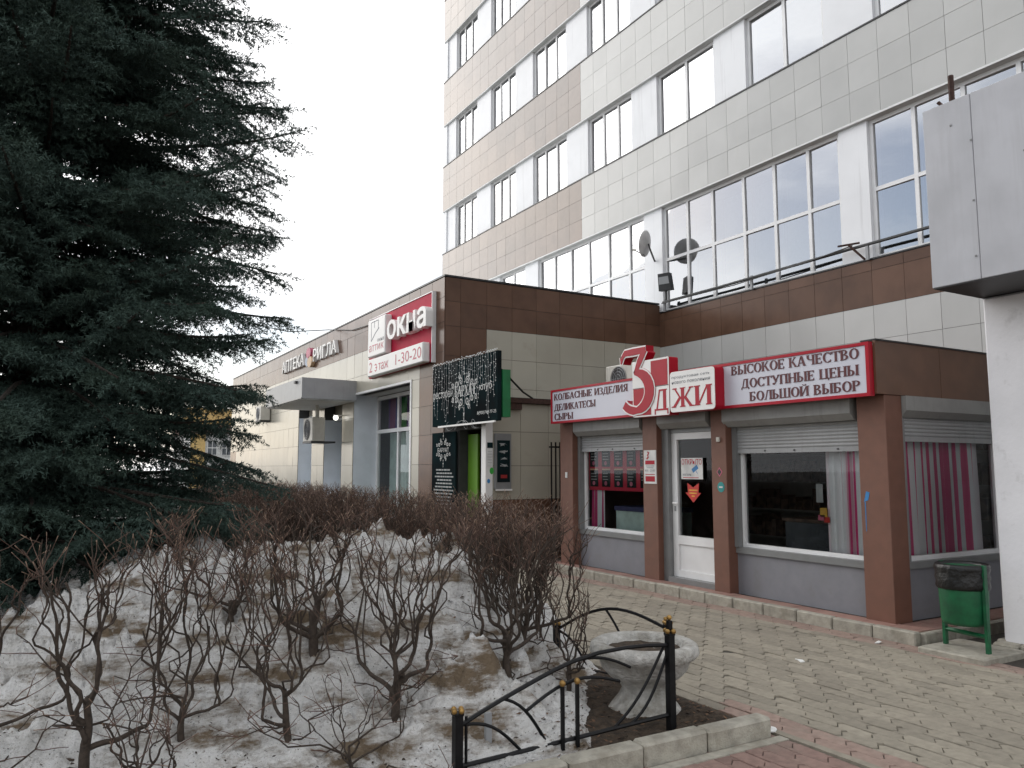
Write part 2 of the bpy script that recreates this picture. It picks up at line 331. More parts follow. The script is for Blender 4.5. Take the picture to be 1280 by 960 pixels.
FX = dict(u=(0, -1, 0), v=(0, 0, 1), nrm=(-1, 0, 0))      # frame of faces looking along -X (reader's right is -Y)
FY = dict(u=(1, 0, 0), v=(0, 0, 1), nrm=(0, -1, 0))       # frame of faces looking along -Y (reader's right is +X)
def strip(pts, wid):
    """polygon around a polyline with half widths"""
    Lp, Rp = [], []
    n = len(pts)
    for k in range(n):
        a = Vector(pts[max(k-1, 0)]); b = Vector(pts[min(k+1, n-1)]); t = (b-a).normalized(); nn = Vector((-t.y, t.x))
        ww = wid[k] if hasattr(wid, '__len__') else wid
        p = Vector(pts[k]); Lp.append(tuple(p+nn*ww)); Rp.append(tuple(p-nn*ww))
    return Lp, Rp
def add_strip(mb, pts, wid, fr, o, d0, d1):
    Lp, Rp = strip(pts, wid)
    for k in range(len(pts)-1): mb.prism([Lp[k], Rp[k], Rp[k+1], Lp[k+1]], o, fr['u'], fr['v'], fr['nrm'], d0, d1)

# sans lettering from the built-in font
def sans(mb, body, fr, o, Wd, Ht, d0, d1, bold=0.0):
    """letters filling a box Wd x Ht whose lower left corner is o"""
    cu = bpy.data.curves.new('t', 'FONT'); cu.body = body; cu.fill_mode = 'FRONT'; cu.resolution_u = 3; cu.offset = bold
    ob = bpy.data.objects.new('t', cu); COL.objects.link(ob)
    dg = bpy.context.evaluated_depsgraph_get(); ev = ob.evaluated_get(dg); me = ev.to_mesh()
    vs_ = [tuple(v.co) for v in me.vertices]; fs = [tuple(p.vertices) for p in me.polygons]
    ev.to_mesh_clear(); bpy.data.objects.remove(ob); bpy.data.curves.remove(cu)
    if not vs_: return
    x0 = min(v[0] for v in vs_); x1 = max(v[0] for v in vs_); y0 = min(v[1] for v in vs_); y1 = max(v[1] for v in vs_)
    sx = Wd/(x1-x0); sy = Ht/(y1-y0); o = Vector(o); u = Vector(fr['u']); v_ = Vector(fr['v']); nn = Vector(fr['nrm'])
    P2 = [o + u*((v[0]-x0)*sx) + v_*((v[1]-y0)*sy) for v in vs_]
    i = len(mb.v); k = len(P2)
    mb.v += [tuple(p + nn*d1) for p in P2]; mb.f += [tuple(i+j for j in f) for f in fs]
    if d1 - d0 > 0.004:
        mb.v += [tuple(p + nn*d0) for p in P2]
        cnt = {}
        for f in fs:
            for a, b in zip(f, f[1:]+f[:1]): cnt[(a, b)] = 1
        for (a, b) in cnt:
            if (b, a) not in cnt: mb.f.append((i+b, i+a, i+k+a, i+k+b))

# serif capitals drawn from strokes (unit height 1)
def _V(x, w=0.19, y0=0.0, y1=1.0, sb=1, st=1):
    q = [[(x, y0), (x+w, y0), (x+w, y1), (x, y1)]]
    if sb: q.append([(x-0.07, y0), (x+w+0.07, y0), (x+w+0.04, y0+0.06), (x-0.04, y0+0.06)])
    if st: q.append([(x-0.04, y1-0.06), (x+w+0.04, y1-0.06), (x+w+0.07, y1), (x-0.07, y1)])
    return q
def _H(x0, x1, y, t=0.08): return [[(x0, y), (x1, y), (x1, y+t), (x0, y+t)]]
def _D(x0, y0, x1, y1, w): return [[(x0, y0), (x0+w, y0), (x1+w, y1), (x1, y1)]]
def _A(cx, cy, rx, ry, a0, a1, wx, wy, n=10):
    q = []
    for k in range(n):
        a = R(a0+(a1-a0)*k/n); b = R(a0+(a1-a0)*(k+1)/n)
        q.append([(cx+rx*math.cos(a), cy+ry*math.sin(a)), (cx+rx*math.cos(b), cy+ry*math.sin(b)), (cx+(rx-wx)*math.cos(b), cy+(ry-wy)*math.sin(b)), (cx+(rx-wx)*math.cos(a), cy+(ry-wy)*math.sin(a))])
    return q
def _S(x, y=0.0, w=0.26): return [[(x, y), (x+w, y), (x+w-0.03, y+0.06), (x+0.03, y+0.06)]]
def _tick(x, y0, y1, w=0.06): return [[(x, y0), (x+w, y0), (x+w, y1), (x, y1)]]
G = {
 'А': (_D(0.04, 0, 0.32, 1, 0.08)+_D(0.60, 0, 0.30, 1, 0.20)+_H(0.14, 0.66, 0.28, 0.07)+_S(-0.05)+_S(0.56, 0, 0.30), 0.90),
 'Б': (_V(0.05)+_H(0.2, 0.60, 0.92)+_tick(0.57, 0.76, 1.0)+_A(0.30, 0.29, 0.38, 0.29, -90, 90, 0.19, 0.07)+_H(0.2, 0.32, 0.0, 0.07)+_H(0.2, 0.32, 0.51, 0.07), 0.78),
 'В': (_V(0.05)+_A(0.32, 0.27, 0.38, 0.27, -90, 90, 0.19, 0.07)+_A(0.32, 0.77, 0.31, 0.23, -90, 90, 0.17, 0.06)+_H(0.2, 0.34, 0, 0.07)+_H(0.2, 0.34, 0.49, 0.06)+_H(0.2, 0.34, 0.93, 0.07), 0.80),
 'Д': (_D(0.10, 0.02, 0.30, 1, 0.08)+_V(0.56, 0.19, 0.02, 1, 0, 1)+_H(0.30, 0.6, 0.92)+_H(0.0, 0.88, 0.0)+_tick(0.0, -0.18, 0.08)+_tick(0.82, -0.18, 0.08), 0.95),
 'Е': (_V(0.05)+_H(0.2, 0.62, 0.92)+_H(0.2, 0.62, 0.0)+_H(0.2, 0.48, 0.47)+_tick(0.58, 0.78, 1)+_tick(0.58, 0, 0.22)+_tick(0.45, 0.38, 0.62, 0.05), 0.74),
 'Ж': (_V(0.50, 0.17)+_D(0.02, 0, 0.38, 0.52, 0.16)+_D(0.42, 0.46, 0.10, 1, 0.08)+_D(0.98, 0, 0.62, 0.52, 0.16)+_D(0.66, 0.46, 1.0, 1, 0.08)+_S(-0.04)+_S(0.94)+_S(0.02, 0.94)+_S(0.92, 0.94)+_H(0.4, 0.75, 0.47, 0.07), 1.22),
 'З': (_A(0.28, 0.27, 0.38, 0.27, -140, 90, 0.19, 0.07)+_A(0.28, 0.77, 0.33, 0.23, -90, 145, 0.17, 0.06), 0.72),
 'И': (_V(0.05)+_V(0.66)+_D(0.18, 0.05, 0.62, 0.95, 0.08), 0.94),
 'Й': (_V(0.05)+_V(0.66)+_D(0.18, 0.05, 0.62, 0.95, 0.08)+_A(0.45, 1.22, 0.2, 0.16, 190, 350, 0.08, 0.07, 6), 0.94),
 'К': (_V(0.05)+_D(0.28, 0.48, 0.58, 1, 0.08)+_D(0.62, 0, 0.28, 0.56, 0.19)+_S(0.58, 0, 0.30)+_S(0.50, 0.94, 0.24), 0.88),
 'Л': (_D(0.08, 0, 0.30, 1, 0.08)+_V(0.58, 0.19)+_H(0.28, 0.6, 0.92)+_S(-0.03), 0.86),
 'М': (_V(0.03, 0.10)+_V(0.80, 0.19)+_D(0.44, 0, 0.10, 1, 0.18)+_D(0.48, 0, 0.80, 1, 0.07), 1.08),
 'Н': (_V(0.05)+_V(0.62)+_H(0.2, 0.66, 0.47), 0.90),
 'О': (_A(0.44, 0.5, 0.42, 0.52, 0, 360, 0.19, 0.07, 20), 0.90),
 'П': (_V(0.05)+_V(0.60)+_H(0.2, 0.66, 0.92), 0.88),
 'Р': (_V(0.05)+_A(0.32, 0.73, 0.36, 0.27, -90, 90, 0.18, 0.07)+_H(0.2, 0.34, 0.46, 0.07)+_H(0.2, 0.34, 0.93, 0.07), 0.74),
 'С': (_A(0.44, 0.5, 0.42, 0.52, 45, 315, 0.19, 0.07, 16)+_tick(0.70, 0.70, 0.98)+_tick(0.70, 0.04, 0.26), 0.82),
 'Т': (_V(0.30, 0.19, 0, 1, 1, 0)+_H(0.02, 0.77, 0.92)+_tick(0.02, 0.76, 1)+_tick(0.71, 0.76, 1), 0.80),
 'У': (_D(0.36, 0.30, 0.03, 1, 0.19)+_D(0.22, 0.0, 0.68, 1, 0.08)+_S(0.0, 0.94, 0.28)+_S(0.58, 0.94, 0.24)+_A(0.18, 0.10, 0.12, 0.10, 0, 360, 0.119, 0.099, 8), 0.84),
 'Х': (_D(0.60, 0, 0.04, 1, 0.19)+_D(0.04, 0, 0.66, 1, 0.08)+_S(-0.04)+_S(0.56, 0, 0.30)+_S(0.0, 0.94, 0.28)+_S(0.56, 0.94), 0.88),
 'Ц': (_V(0.05)+_V(0.60)+_H(0.2, 0.90, 0.0)+_tick(0.84, -0.18, 0.06), 0.95),
 'Ч': (_V(0.58)+_A(0.42, 0.78, 0.36, 0.32, 180, 270, 0.18, 0.08)+_tick(0.06, 0.76, 1.0, 0.18)+_H(0.40, 0.6, 0.46, 0.08)+_S(0.0, 0.94, 0.30), 0.86),
 'Ш': (_V(0.05, 0.17)+_V(0.50, 0.17)+_V(0.95, 0.17)+_H(0.1, 1.05, 0.0), 1.20),
 'Ы': (_V(0.05)+_A(0.30, 0.28, 0.34, 0.28, -90, 90, 0.18, 0.07)+_H(0.2, 0.32, 0, 0.07)+_H(0.2, 0.32, 0.49, 0.07)+_V(0.78), 1.06),
 'Ь': (_V(0.05)+_A(0.30, 0.28, 0.36, 0.28, -90, 90, 0.19, 0.07)+_H(0.2, 0.32, 0, 0.07)+_H(0.2, 0.32, 0.49, 0.07), 0.74),
 'Я': (_V(0.56)+_A(0.46, 0.73, 0.36, 0.27, 90, 270, 0.18, 0.07)+_H(0.44, 0.6, 0.46, 0.07)+_H(0.44, 0.6, 0.93, 0.07)+_D(0.05, 0, 0.38, 0.5, 0.18)+_S(-0.02), 0.84),
 ' ': ([], 0.42)}
def serif(mb, body, fr, o, Wd, Ht, d0, d1):
    tot = sum(G[c][1] for c in body); sx = Wd/tot; x = 0; i = 0
    for c in body:
        polys, adv = G[c]
        for q in polys:
            mb.prism([((x+a)*sx, b*Ht) for a, b in q], o, fr['u'], fr['v'], fr['nrm'], d0, d1 + 0.00012*(i % 9)); i += 1
        x += adv

# ------------------------------------------------------------------ pieces: tiles and pavers
def px_area(pts):
    q = []
    for p in pts:
        d = Vector(p) - Vector((0, 0, CAMH)); z = d.dot(FW)
        if z < 0.3: return 0
        q.append((640 + F*d.dot(RT)/z, 480 - F*d.dot(CU)/z))
    if max(a for a, b in q) < 0 or min(a for a, b in q) > 1280 or max(b for a, b in q) < 0 or min(b for a, b in q) > 960: return 0
    return abs(sum(q[k][0]*q[(k+1) % len(q)][1] - q[(k+1) % len(q)][0]*q[k][1] for k in range(len(q))))/2
TILE_MESH = {}
def tiles(parent, rects, axis, c, cover=None, limit=295, name='tile'):
    """rects: (a0,a1,z0,z1,material) on plane axis=c looking towards the negative axis; the largest become objects, the rest one part"""
    th, gap = 0.014, 0.0033
    items = []
    for (a0, a1, z0, z1, m) in rects:
        pts = [(c, a, z) if axis == 'x' else (a, c, z) for a, z in ((a0, z0), (a1, z0), (a1, z1), (a0, z1))]
        A = px_area(pts)
        if cover and A and cover((a0+a1)/2, (z0+z1)/2): A *= 0.02
        items.append((A, a0+gap, a1-gap, z0+gap, z1-gap, m))
    items.sort(key=lambda t: -t[0]); rest = {}
    for k, (A, a0, a1, z0, z1, m) in enumerate(items):
        tilt = random.gauss(0, 0.003)
        if k < limit and A > 40:
            key = (axis, round(a1-a0, 3), round(z1-z0, 3), m)
            if key not in TILE_MESH:
                mb = MB(); wd, ht = (a1-a0)/2, (z1-z0)/2
                mb.box(-th, 0.001, -wd, wd, -ht, ht) if axis == 'x' else mb.box(-wd, wd, -th, 0.001, -ht, ht)
                me = mb.mesh('tile', (0, 0, 0)); me.materials.append(MATS[m]); TILE_MESH[key] = me
            p = (c, (a0+a1)/2, (z0+z1)/2) if axis == 'x' else ((a0+a1)/2, c, (z0+z1)/2)
            o = link(name, TILE_MESH[key], None, parent, loc=p)
            o.rotation_euler = (0, tilt, random.gauss(0, 0.003)) if axis == 'x' else (tilt, 0, random.gauss(0, 0.003))
        else:
            mb = rest.setdefault(m, MB())
            mb.box(c-th, c+0.001, a0, a1, z0, z1) if axis == 'x' else mb.box(a0, a1, c-th, c+0.001, z0, z1)
    for m, mb in rest.items():
        o = mb.build('cladding_tiles', m, parent); o['kind'] = 'stuff'
def cut(v0, v1, step, anchor=None):
    a = v0 if anchor is None else anchor
    xs = [v0, v1]; k = math.ceil((v0-a)/step - 1e-6)
    while a + k*step < v1 - 0.04:
        if a + k*step > v0 + 0.04: xs.append(a + k*step)
        k += 1
    xs.sort(); return list(zip(xs, xs[1:]))

# ================================================================== THE SETTING
g = MB(); g.v = [(-400, -400, -0.06), (400, -400, -0.06), (400, 400, -0.06), (-400, 400, -0.06)]; g.f = [(0, 1, 2, 3)]
tag(g.build('ground', 'asphalt'), kind='structure')
pv = tag(MB().box(-6, 7.06, -4, 3.549, -0.05, -0.012).box(3.7, 4.1, 3.55, 3.72, -0.05, -0.013).box(4.1, 7.06, 3.55, 30, -0.05, -0.012).box(7.06, 13, -4, 4.55, -0.05, -0.012).build('pavement', 'grout'), kind='structure')
PL, PW = 0.25, 0.125
def paver_outline(g=0.003):
    q = []; hl, hw = PL/2-g, PW/2-g
    for k in range(4): t = k/4; q.append((-hw + 0.006*math.sin(4*math.pi*(t-0.5)), (t-0.5)*2*hl + 0.0))
    for k in range(4): t = k/4; q.append(((t-0.5)*2*hw, hl + 0.024*math.sin(2*math.pi*(t-0.5))))
    for k in range(4): t = 1-k/4; q.append((hw + 0.006*math.sin(4*math.pi*(t-0.5)), (t-0.5)*2*hl))
    for k in range(4): t = 1-k/4; q.append(((t-0.5)*2*hw, -hl + 0.024*math.sin(2*math.pi*(t-0.5))))
    return q
PO = paver_outline(); PO = [(x, y) for x, y in PO]
def paver_geo(mb, cx, cy, cz, tx=0.0, ty=0.0):
    i = len(mb.v); k = len(PO); c = 0.93
    mb.v += [(cx+x*c, cy+y*(1-(1-c)*0.5), cz+x*tx+y*ty) for x, y in PO] + [(cx+x, cy+y, cz-0.004+x*tx+y*ty) for x, y in PO] + [(cx+x, cy+y, cz-0.03) for x, y in PO]
    mb.f.append(tuple(range(i, i+k))[::-1])
    for r_ in (0, k):
        for j in range(k): mb.f.append((i+r_+j, i+r_+(j+1) % k, i+r_+k+(j+1) % k, i+r_+k+j))
pm = MB(); paver_geo(pm, 0, 0, 0); PMESH = {}
spots = []
for k in range(24):
    X = 4.045 + PW/2 + k*PW
    y = -2.5 + (PL/2 if k % 2 else 0)
    while y < 15:
        if k >= 22: m = 'paver_pink'
        elif k <= 1 and y < 4.2: m = 'paver_pink'
        else: m = 'paver_grey'
        spots.append((X, y, m)); y += PL
for k in range(58):
    X = 3.97 - PW/2 - k*PW; y = -2.5 + (PL/2 if k % 2 else 0)
    if X < -2: continue
    while y < 3.52:
        spots.append((X, y, 'paver_red' if random.random() > 0.08 else 'paver_pink')); y += PL
def hidden_by_bed(X, Y): return X > 4.1 and Y > 7.5
items = []
for (X, y, m) in spots:
    A = px_area([(X-PW/2, y-PL/2, 0), (X+PW/2, y-PL/2, 0), (X+PW/2, y+PL/2, 0), (X-PW/2, y+PL/2, 0)])
    items.append((A, X, y, m))
items.sort(key=lambda t: -t[0]); rest = {}
for k, (A, X, y, m) in enumerate(items):
    z = random.gauss(0, 0.0026) - 0.010*max(0, mnoise.noise(Vector((X*1.3, y*1.3, 3)))); tx, ty = random.gauss(0, 0.022), random.gauss(0, 0.013)
    if k < 295 and A > 0:
        if m not in PMESH:
            me = pm.mesh('paver', (0, 0, 0)); me.materials.append(MATS[m]); PMESH[m] = me
        o = link('paver', PMESH[m], None, pv, loc=(X, y, z)); o.rotation_euler = (ty, -tx, random.gauss(0, 0.006))
    else: paver_geo(rest.setdefault(m, MB()), X, y, z, tx, ty)
for m, mb in rest.items(): mb.build('paver_field', m, pv)['kind'] = 'stuff'
BX('edging_strip', 'paver_grey', pv, 3.985, 4.045, -4, 3.67, -0.03, 0.008)
BX('edging_strip', 'kerb', pv, -6, 3.974, 3.455, 3.53, -0.03, 0.006)
# kerb and red step in front of the shop
st = tag(MB().box(7.13, 7.62, 4.64, 11.4, -0.05, 0.095).box(7.62, 9.9, 4.64, 5.2, -0.05, 0.09).build('step', 'grout'), kind='structure')
y = 4.60
while y < 12.5:
    BB('kerb_stone', 'kerb', st, 7.045+random.uniform(-.004, .004), 7.135, y+0.004, y+0.452, -0.04, 0.118+random.uniform(-.004, .004), b=0.012); y += 0.46
BB('kerb_stone', 'kerb', st, 7.14, 7.62, 4.56, 4.634, -0.04, 0.108, b=0.012)
BB('kerb_stone', 'kerb', st, 7.63, 8.6, 4.56, 4.634, -0.04, 0.105, b=0.012)
y = 4.645; k = 0
while y < 11.3:
    BB('step_tile', 'step_tile', st, 7.14, 7.36, y+0.003, y+0.297, 0.08, 0.112+random.uniform(-.002, .002), b=0.004)
    y += 0.30; k += 1
x = 7.365
while x < 9.6:
    BB('step_tile', 'step_tile', st, x+0.003, x+0.297, 4.645, 4.96, 0.08, 0.110+random.uniform(-.002, .002), b=0.004); x += 0.30

# planting bed: soil sheet, front kerb
def smooth(a, b, x):
    t = min(1, max(0, (x-a)/(b-a))); return t*t*(3-2*t)
def soil_h(x, y):
    e = smooth(4.1, 3.8, x)
    return -0.02 + 0.085*e + 0.02*e*mnoise.noise(Vector((x*3, y*3, 0))) + 0.022*e*mnoise.noise(Vector((x*11, y*11, 4))) + 0.012*e*mnoise.noise(Vector((x*31, y*31, 4)))
sm = MB(); nx, ny = 230, 190
for j in range(ny+1):
    for i in range(nx+1):
        x = -9 + 13.1*(i/nx)**0.6; y = 3.66 + 24*(j/ny)**1.7; sm.v.append((x, y, soil_h(x, y)))
for j in range(ny):
    for i in range(nx): a = j*(nx+1)+i; sm.f.append((a, a+1, a+nx+2, a+nx+1))
bed = tag(sm.build('planting_bed', 'soil', smooth=True), kind='structure')
xk = [3.93, 3.40, 2.92, 2.42, 1.93, 1.43, 0.93, 0.43, -0.07, -0.57, -1.07, -1.6]
for a, b in zip(xk, xk[1:]): BB('kerb_stone', 'kerb', bed, b+0.004, a-0.004, 3.545+random.uniform(-.006, .006), 3.665, -0.04, 0.125+random.uniform(-.006, .006), b=0.014)

# snow bank
CREST = [(-6, .25), (-4.6, .30), (-4.03, .32), (-3.65, .44), (-3.2, .60), (-2.77, .72), (-2.14, .78), (-1.5, .84), (-1.0, .86), (-.6, .83), (-.35, .74), (-.12, .54), (.12, .30), (.36, .10), (.6, .03), (2, 0)]
def lerp(tab, x):
    if x <= tab[0][0]: return tab[0][1]
    for (a, p), (b, q) in zip(tab, tab[1:]):
        if x <= b: return p + (q-p)*(x-a)/(b-a)
    return tab[-1][1]
HOLES = [(1.80, 4.37), (1.18, 4.41), (0.70, 4.78), (0.26, 4.74), (-0.25, 5.0), (1.5, 4.95), (2.68, 4.62), (2.98, 4.92), (1.1, 5.7), (0.55, 5.55), (1.42, 4.12), (0.45, 4.38)]
def snow_h(x, y):
    u = x*RT.x + y*RT.y; v = x*FH.x + y*FH.y
    uu = u*6.2/max(v, 3.5) + 0.10*mnoise.noise(Vector((u*2, v*2, 9)))
    c = lerp(CREST, uu)
    r = smooth(4.15, 6.1, v + 0.25*mnoise.noise(Vector((u*1.1, v*0.6, 3))))
    f = 1 - 0.75*smooth(6.9, 8.4, v)
    h = c*r*f
    edge = smooth(0.66, 0.40, uu)
    h += 0.10*edge*smooth(3.9, 4.5, v+0.3*mnoise.noise(Vector((u*2.3, v*2.3, 1))))
    amp = min(1, h*3.0)
    n1 = mnoise.fractal(Vector((u*1.9, v*1.6, 0)), 0.9, 2.0, 4); n2 = mnoise.fractal(Vector((u*8, v*8, 5)), 0.8, 2.0, 4)
    lay = math.sin(9.0*v + 2.2*mnoise.noise(Vector((u*0.8, v*0.5, 2))))
    n3 = mnoise.fractal(Vector((u*21, v*21, 8)), 0.9, 2.0, 3); bl = abs(mnoise.noise(Vector((u*3.4, v*3.4, 7))))
    h += amp*(0.20*n1 + 0.10*n2 + 0.026*n3 - 0.30*bl + 0.06 + 0.04*lay*smooth(0.05, 0.5, h))
    for (hx, hy) in HOLES:
        d2 = (x-hx)**2 + (y-hy)**2
        if d2 < 0.09: h -= 0.075*math.exp(-d2/0.008)*amp
    return (h + 0.01)*smooth(3.69, 3.84, y) - 0.055 + soil_h(x, y)
sb = MB(); nu, nv = 420, 300
for j in range(nv+1):
    v = 3.6 + 6.6*(j/nv)**1.25
    for i in range(nu+1):
        u = (-0.90 + 1.12*i/nu)*v*1.0
        p = FH*v + RT*u
        ins = p.y > 3.70 and p.x < 4.0
        sb.v.append((p.x, p.y, snow_h(p.x, p.y) if ins else -0.2))
for j in range(nv):
    for i in range(nu):
        a = j*(nu+1)+i; q = (a, a+1, a+nu+2, a+nu+1)
        if all(sb.v[t][2] < -0.03 for t in q) or any(sb.v[t][1] < 3.70 for t in q): continue
        sb.f.append(q)
o = sb.build('snow_bank', 'dirty_snow', smooth=True); tag(o, 'dirty heap of old melting snow under the bare shrubs', 'snow', kind='stuff')
# leaf bits and crumbs on the snow and soil
db = MB()
for k in range(3200):
    v = random.uniform(4.0, 7.2); u = random.uniform(-0.72, 0.24)*v; p = FH*v + RT*u
    if p.y < 3.72 or p.x > 4.0: continue
    z = max(snow_h(p.x, p.y), soil_h(p.x, p.y)) + 0.004; s_ = random.uniform(0.004, 0.013) * (1.6 if random.random() < 0.08 else 1); a = random.uniform(0, 6.28)
    d1 = Vector((math.cos(a), math.sin(a), random.uniform(-.5, .5)))*s_; d2 = Vector((-math.sin(a), math.cos(a), random.uniform(-.5, .5)))*s_*0.5
    i = len(db.v); c = Vector((p.x, p.y, z)); db.v += [tuple(c-d1), tuple(c+d2), tuple(c+d1), tuple(c-d2)]; db.f.append((i, i+1, i+2, i+3))
tag(db.build('leaf_litter', 'debris'), 'dark leaf bits and crumbs strewn over the dirty snow', 'litter', kind='stuff')

lf = MB()
for k in range(420):
    x, y = random.uniform(2.4, 4.0), random.uniform(3.7, 5.2); z = max(snow_h(x, y), soil_h(x, y)) + 0.006; a = random.uniform(0, 6.28); s_ = random.uniform(0.008, 0.022)
    d1 = Vector((math.cos(a), math.sin(a), random.uniform(-.4, .4)))*s_; d2 = Vector((-math.sin(a), math.cos(a), random.uniform(-.4, .4)))*s_*0.55; c = Vector((x, y, z)); i = len(lf.v)
    lf.v += [tuple(c-d1), tuple(c-d1*0.2+d2), tuple(c+d1), tuple(c-d1*0.2-d2)]; lf.f.append((i, i+1, i+2, i+3))
mat('dead_leaf', (0.16, 0.09, 0.05), 0.8, 0.3, 30, island=0.3)
tag(lf.build('dead_leaves', 'dead_leaf'), 'small brown dead leaves on the bare soil near the planter', 'leaves', kind='stuff')

# ================================================================== OFFICE TOWER (facade plane X = 12.2)
XT = 12.2; YE = 26.06; YR = -1.0
tw = thing('office_building', (XT, 12, 0), 'tall office block clad in beige and brown tiles with white window bands', 'building')
BANDS = [(7.87, 9.56), (11.23, 12.93), (14.58, 16.27), (17.95, 19.63), (21.3, 23.0)]
XB = XT + 0.003
BX('wall', 'tower_backing', tw, XB, XT+0.5, YR, YE, 0, 5.27)
for (z0, z1) in BANDS:
    BX('band_wall', 'tower_backing', tw, XB, XT+0.5, YR, YE-0.004, z0+0.012, z1-0.002)
    BX('soffit', 'soffit', tw, XT-0.014, XT+0.45, YR, YE, z0-0.03, z0+0.008)
    BX('drip_trim', 'black_trim', tw, XT-0.03, XT+0.3, YR, YE+0.01, z1+0.001, z1+0.03)
BX('sill_trim', 'black_trim', tw, XT-0.03, XT+0.3, YR, 13.96, 5.275, 5.30)
BX('gable_wall', 'white_panel', tw, XT+0.02, XT+14, YE-0.25, YE-0.002, 0, 23)
BX('core_wall', 'office', tw, XT+4.2, XT+4.5, YR, YE-0.3, 0, 23)
for z in (5.1, 8.4, 11.8, 15.1, 18.5, 21.9): BX('floor_slab', 'interior_light', tw, XT+0.5, XT+4.2, YR, YE-0.3, z, z+0.25)
BX('roof', 'soffit', tw, XT+0.3, XT+14, YR, YE-0.25, 23.05, 23.3)
BR_Y = 17.09
rects = []
for (z0, z1) in BANDS:
    h = (z1-z0)/3
    for r_ in range(3):
        for (a, b) in cut(YR, YE, 0.6, BR_Y):
            brown = (a+b)/2 > BR_Y
            rects.append((a, b, z0+r_*h, z0+(r_+1)*h, 'tower_brown' if brown else 'grey_tile'))
for (a, b) in cut(YR, 14.6, 0.6, 9.02):
    rects += [(a, b, 5.08, 5.27, 'brown_tile'), (a, b, 4.46, 5.08, 'brown_tile')]
    for r_ in range(7): rects.append((a, b, max(0, 4.46-0.6*(r_+1)), 4.46-0.6*r_, 'grey_tile'))
tiles(tw, rects, 'x', XT, cover=lambda a, z: (z < 5.3 and (a > 14.0 or (z < 2.8 and a > 5))) or a < 5.9)
def win(parent, X, y0, y1, z0, z1, cols, rows=1, tr=None, fw=0.06, mul=None, pane='pane_tower', frame='white_frame', dep=0.07, cname=None):
    """a window looking along -X: frame with its bars, panes as children"""
    fr_ = MB(); fr_.box(X, X+dep, y0, y1, z0, z0+fw).box(X, X+dep, y0, y1, z1-fw, z1).box(X, X+dep, y0, y0+fw, z0+fw, z1-fw).box(X, X+dep, y1-fw, y1, z0+fw, z1-fw)
    ys = mul if mul else [y0+(y1-y0)*k/cols for k in range(cols+1)]
    for m_ in ys[1:-1]: fr_.box(X+0.002, X+dep-0.002, m_-fw*0.5, m_+fw*0.5, z0+fw, z1-fw)
    zs = [z0, z1] if tr is None else [z0, tr, z1]
    if tr is not None:
        for a, b in zip(ys, ys[1:]): fr_.box(X+0.004, X+dep-0.004, a+fw*0.5, b-fw*0.5, tr-fw*0.5, tr+fw*0.5)
    f = fr_.build('window', frame, parent)
    for a, b in zip(ys, ys[1:]):
        for c, d in zip(zs, zs[1:]):
            p = MB(); i = 0; e = fw*0.4; dx = random.uniform(-0.007, 0.007); dz = random.uniform(-0.008, 0.008)
            p.v = [(X+dep*0.5+dx, a+e, c+e), (X+dep*0.5-dx, b-e, c+e), (X+dep*0.5-dx+dz, b-e, d-e), (X+dep*0.5+dx+dz, a+e, d-e)]; p.f = [(0, 3, 2, 1)]
            p.build('pane', pane, f)
    return f
def curtain(parent, X, y0, y1, z0, z1, m, amp=0.03, freq=26, name='curtain', axis='x'):
    c = MB(); n = max(8, int(abs(y1-y0)*freq))
    for k in range(n+1):
        t = y0+(y1-y0)*k/n; d = amp*math.sin(k*1.9+math.sin(k*0.7)*1.2)
        for z, q in ((z0, 1.25), ((z0+z1)/2, 1.0), (z1, 0.6)):
            c.v.append((X+d*q, t, z) if axis == 'x' else (t, X+d*q, z))
    for k in range(n):
        for r_ in range(2): a = k*3+r_; c.f.append((a, a+3, a+4, a+1))
    return c.build(name, m, parent, smooth=True)
XG = XT + 0.13
WINS = [(23.44, 25.12, 3), (20.78, 22.44, 3), (17.9, 19.73, 3), (14.98, 16.87, 3), (12.09, 14.01, 2), (9.23, 11.18, 2), (6.3, 8.2, 2), (3.4, 5.35, 2), (0.6, 2.5, 2)]
for li, ((_, z0), (z1, _b)) in enumerate(zip(BANDS, BANDS[1:])):
    prev = YR
    for (a, b, n) in sorted(WINS):
        BX('pier', 'white_panel', tw, XT+0.06, XT+0.42, prev, a, z0+0.032, z1-0.032)
        win(tw, XG, a+0.004, b-0.004, z0+0.033, z1-0.033, n, fw=0.075)
        if random.random() < 0.6: curtain(tw, XG+0.25, a+0.1, b-0.1 if random.random() < .5 else (a+b)/2, z0+0.1, z1-0.1, 'curtain_white', 0.02, 18)
        prev = b
    BX('pier', 'white_panel', tw, XT+0.06, XT+0.42, prev, YE-0.26, z0+0.032, z1-0.032)
L1 = [[20.21, 21.0, 21.81], [14.58, 15.24, 16.10, 16.97, 17.83, 18.66, 19.47], [9.02, 9.77, 10.60, 11.42, 12.33, 13.13, 13.92], [3.5, 4.3, 5.1, 5.9, 6.75, 7.6, 8.43], [-0.9, 0.0, 0.9, 1.8, 2.9]]
prev = YR
for ys in sorted(L1):
    a, b = ys[0], ys[-1]
    if a > prev + 0.02: BX('pier', 'white_panel', tw, XT+0.06, XT+0.42, prev, a, 5.302, 7.838)
    win(tw, XG, a+0.004, b-0.004, 5.303, 7.837, 0, tr=6.56, mul=[a+0.004]+ys[1:-1]+[b-0.004], fw=0.07)
    for q0, q1 in zip(ys, ys[1:]):
        if random.random() < 0.75: curtain(tw, XG+0.3, q0+0.05, q1-0.05 if random.random() < .5 else (q0+q1)/2, 5.35, 7.6 if random.random() < .6 else 6.5, 'curtain_white', 0.02, 18)
    prev = b
BX('pier', 'white_panel', tw, XT+0.06, XT+0.42, prev, YE-0.26, 5.302, 7.838)

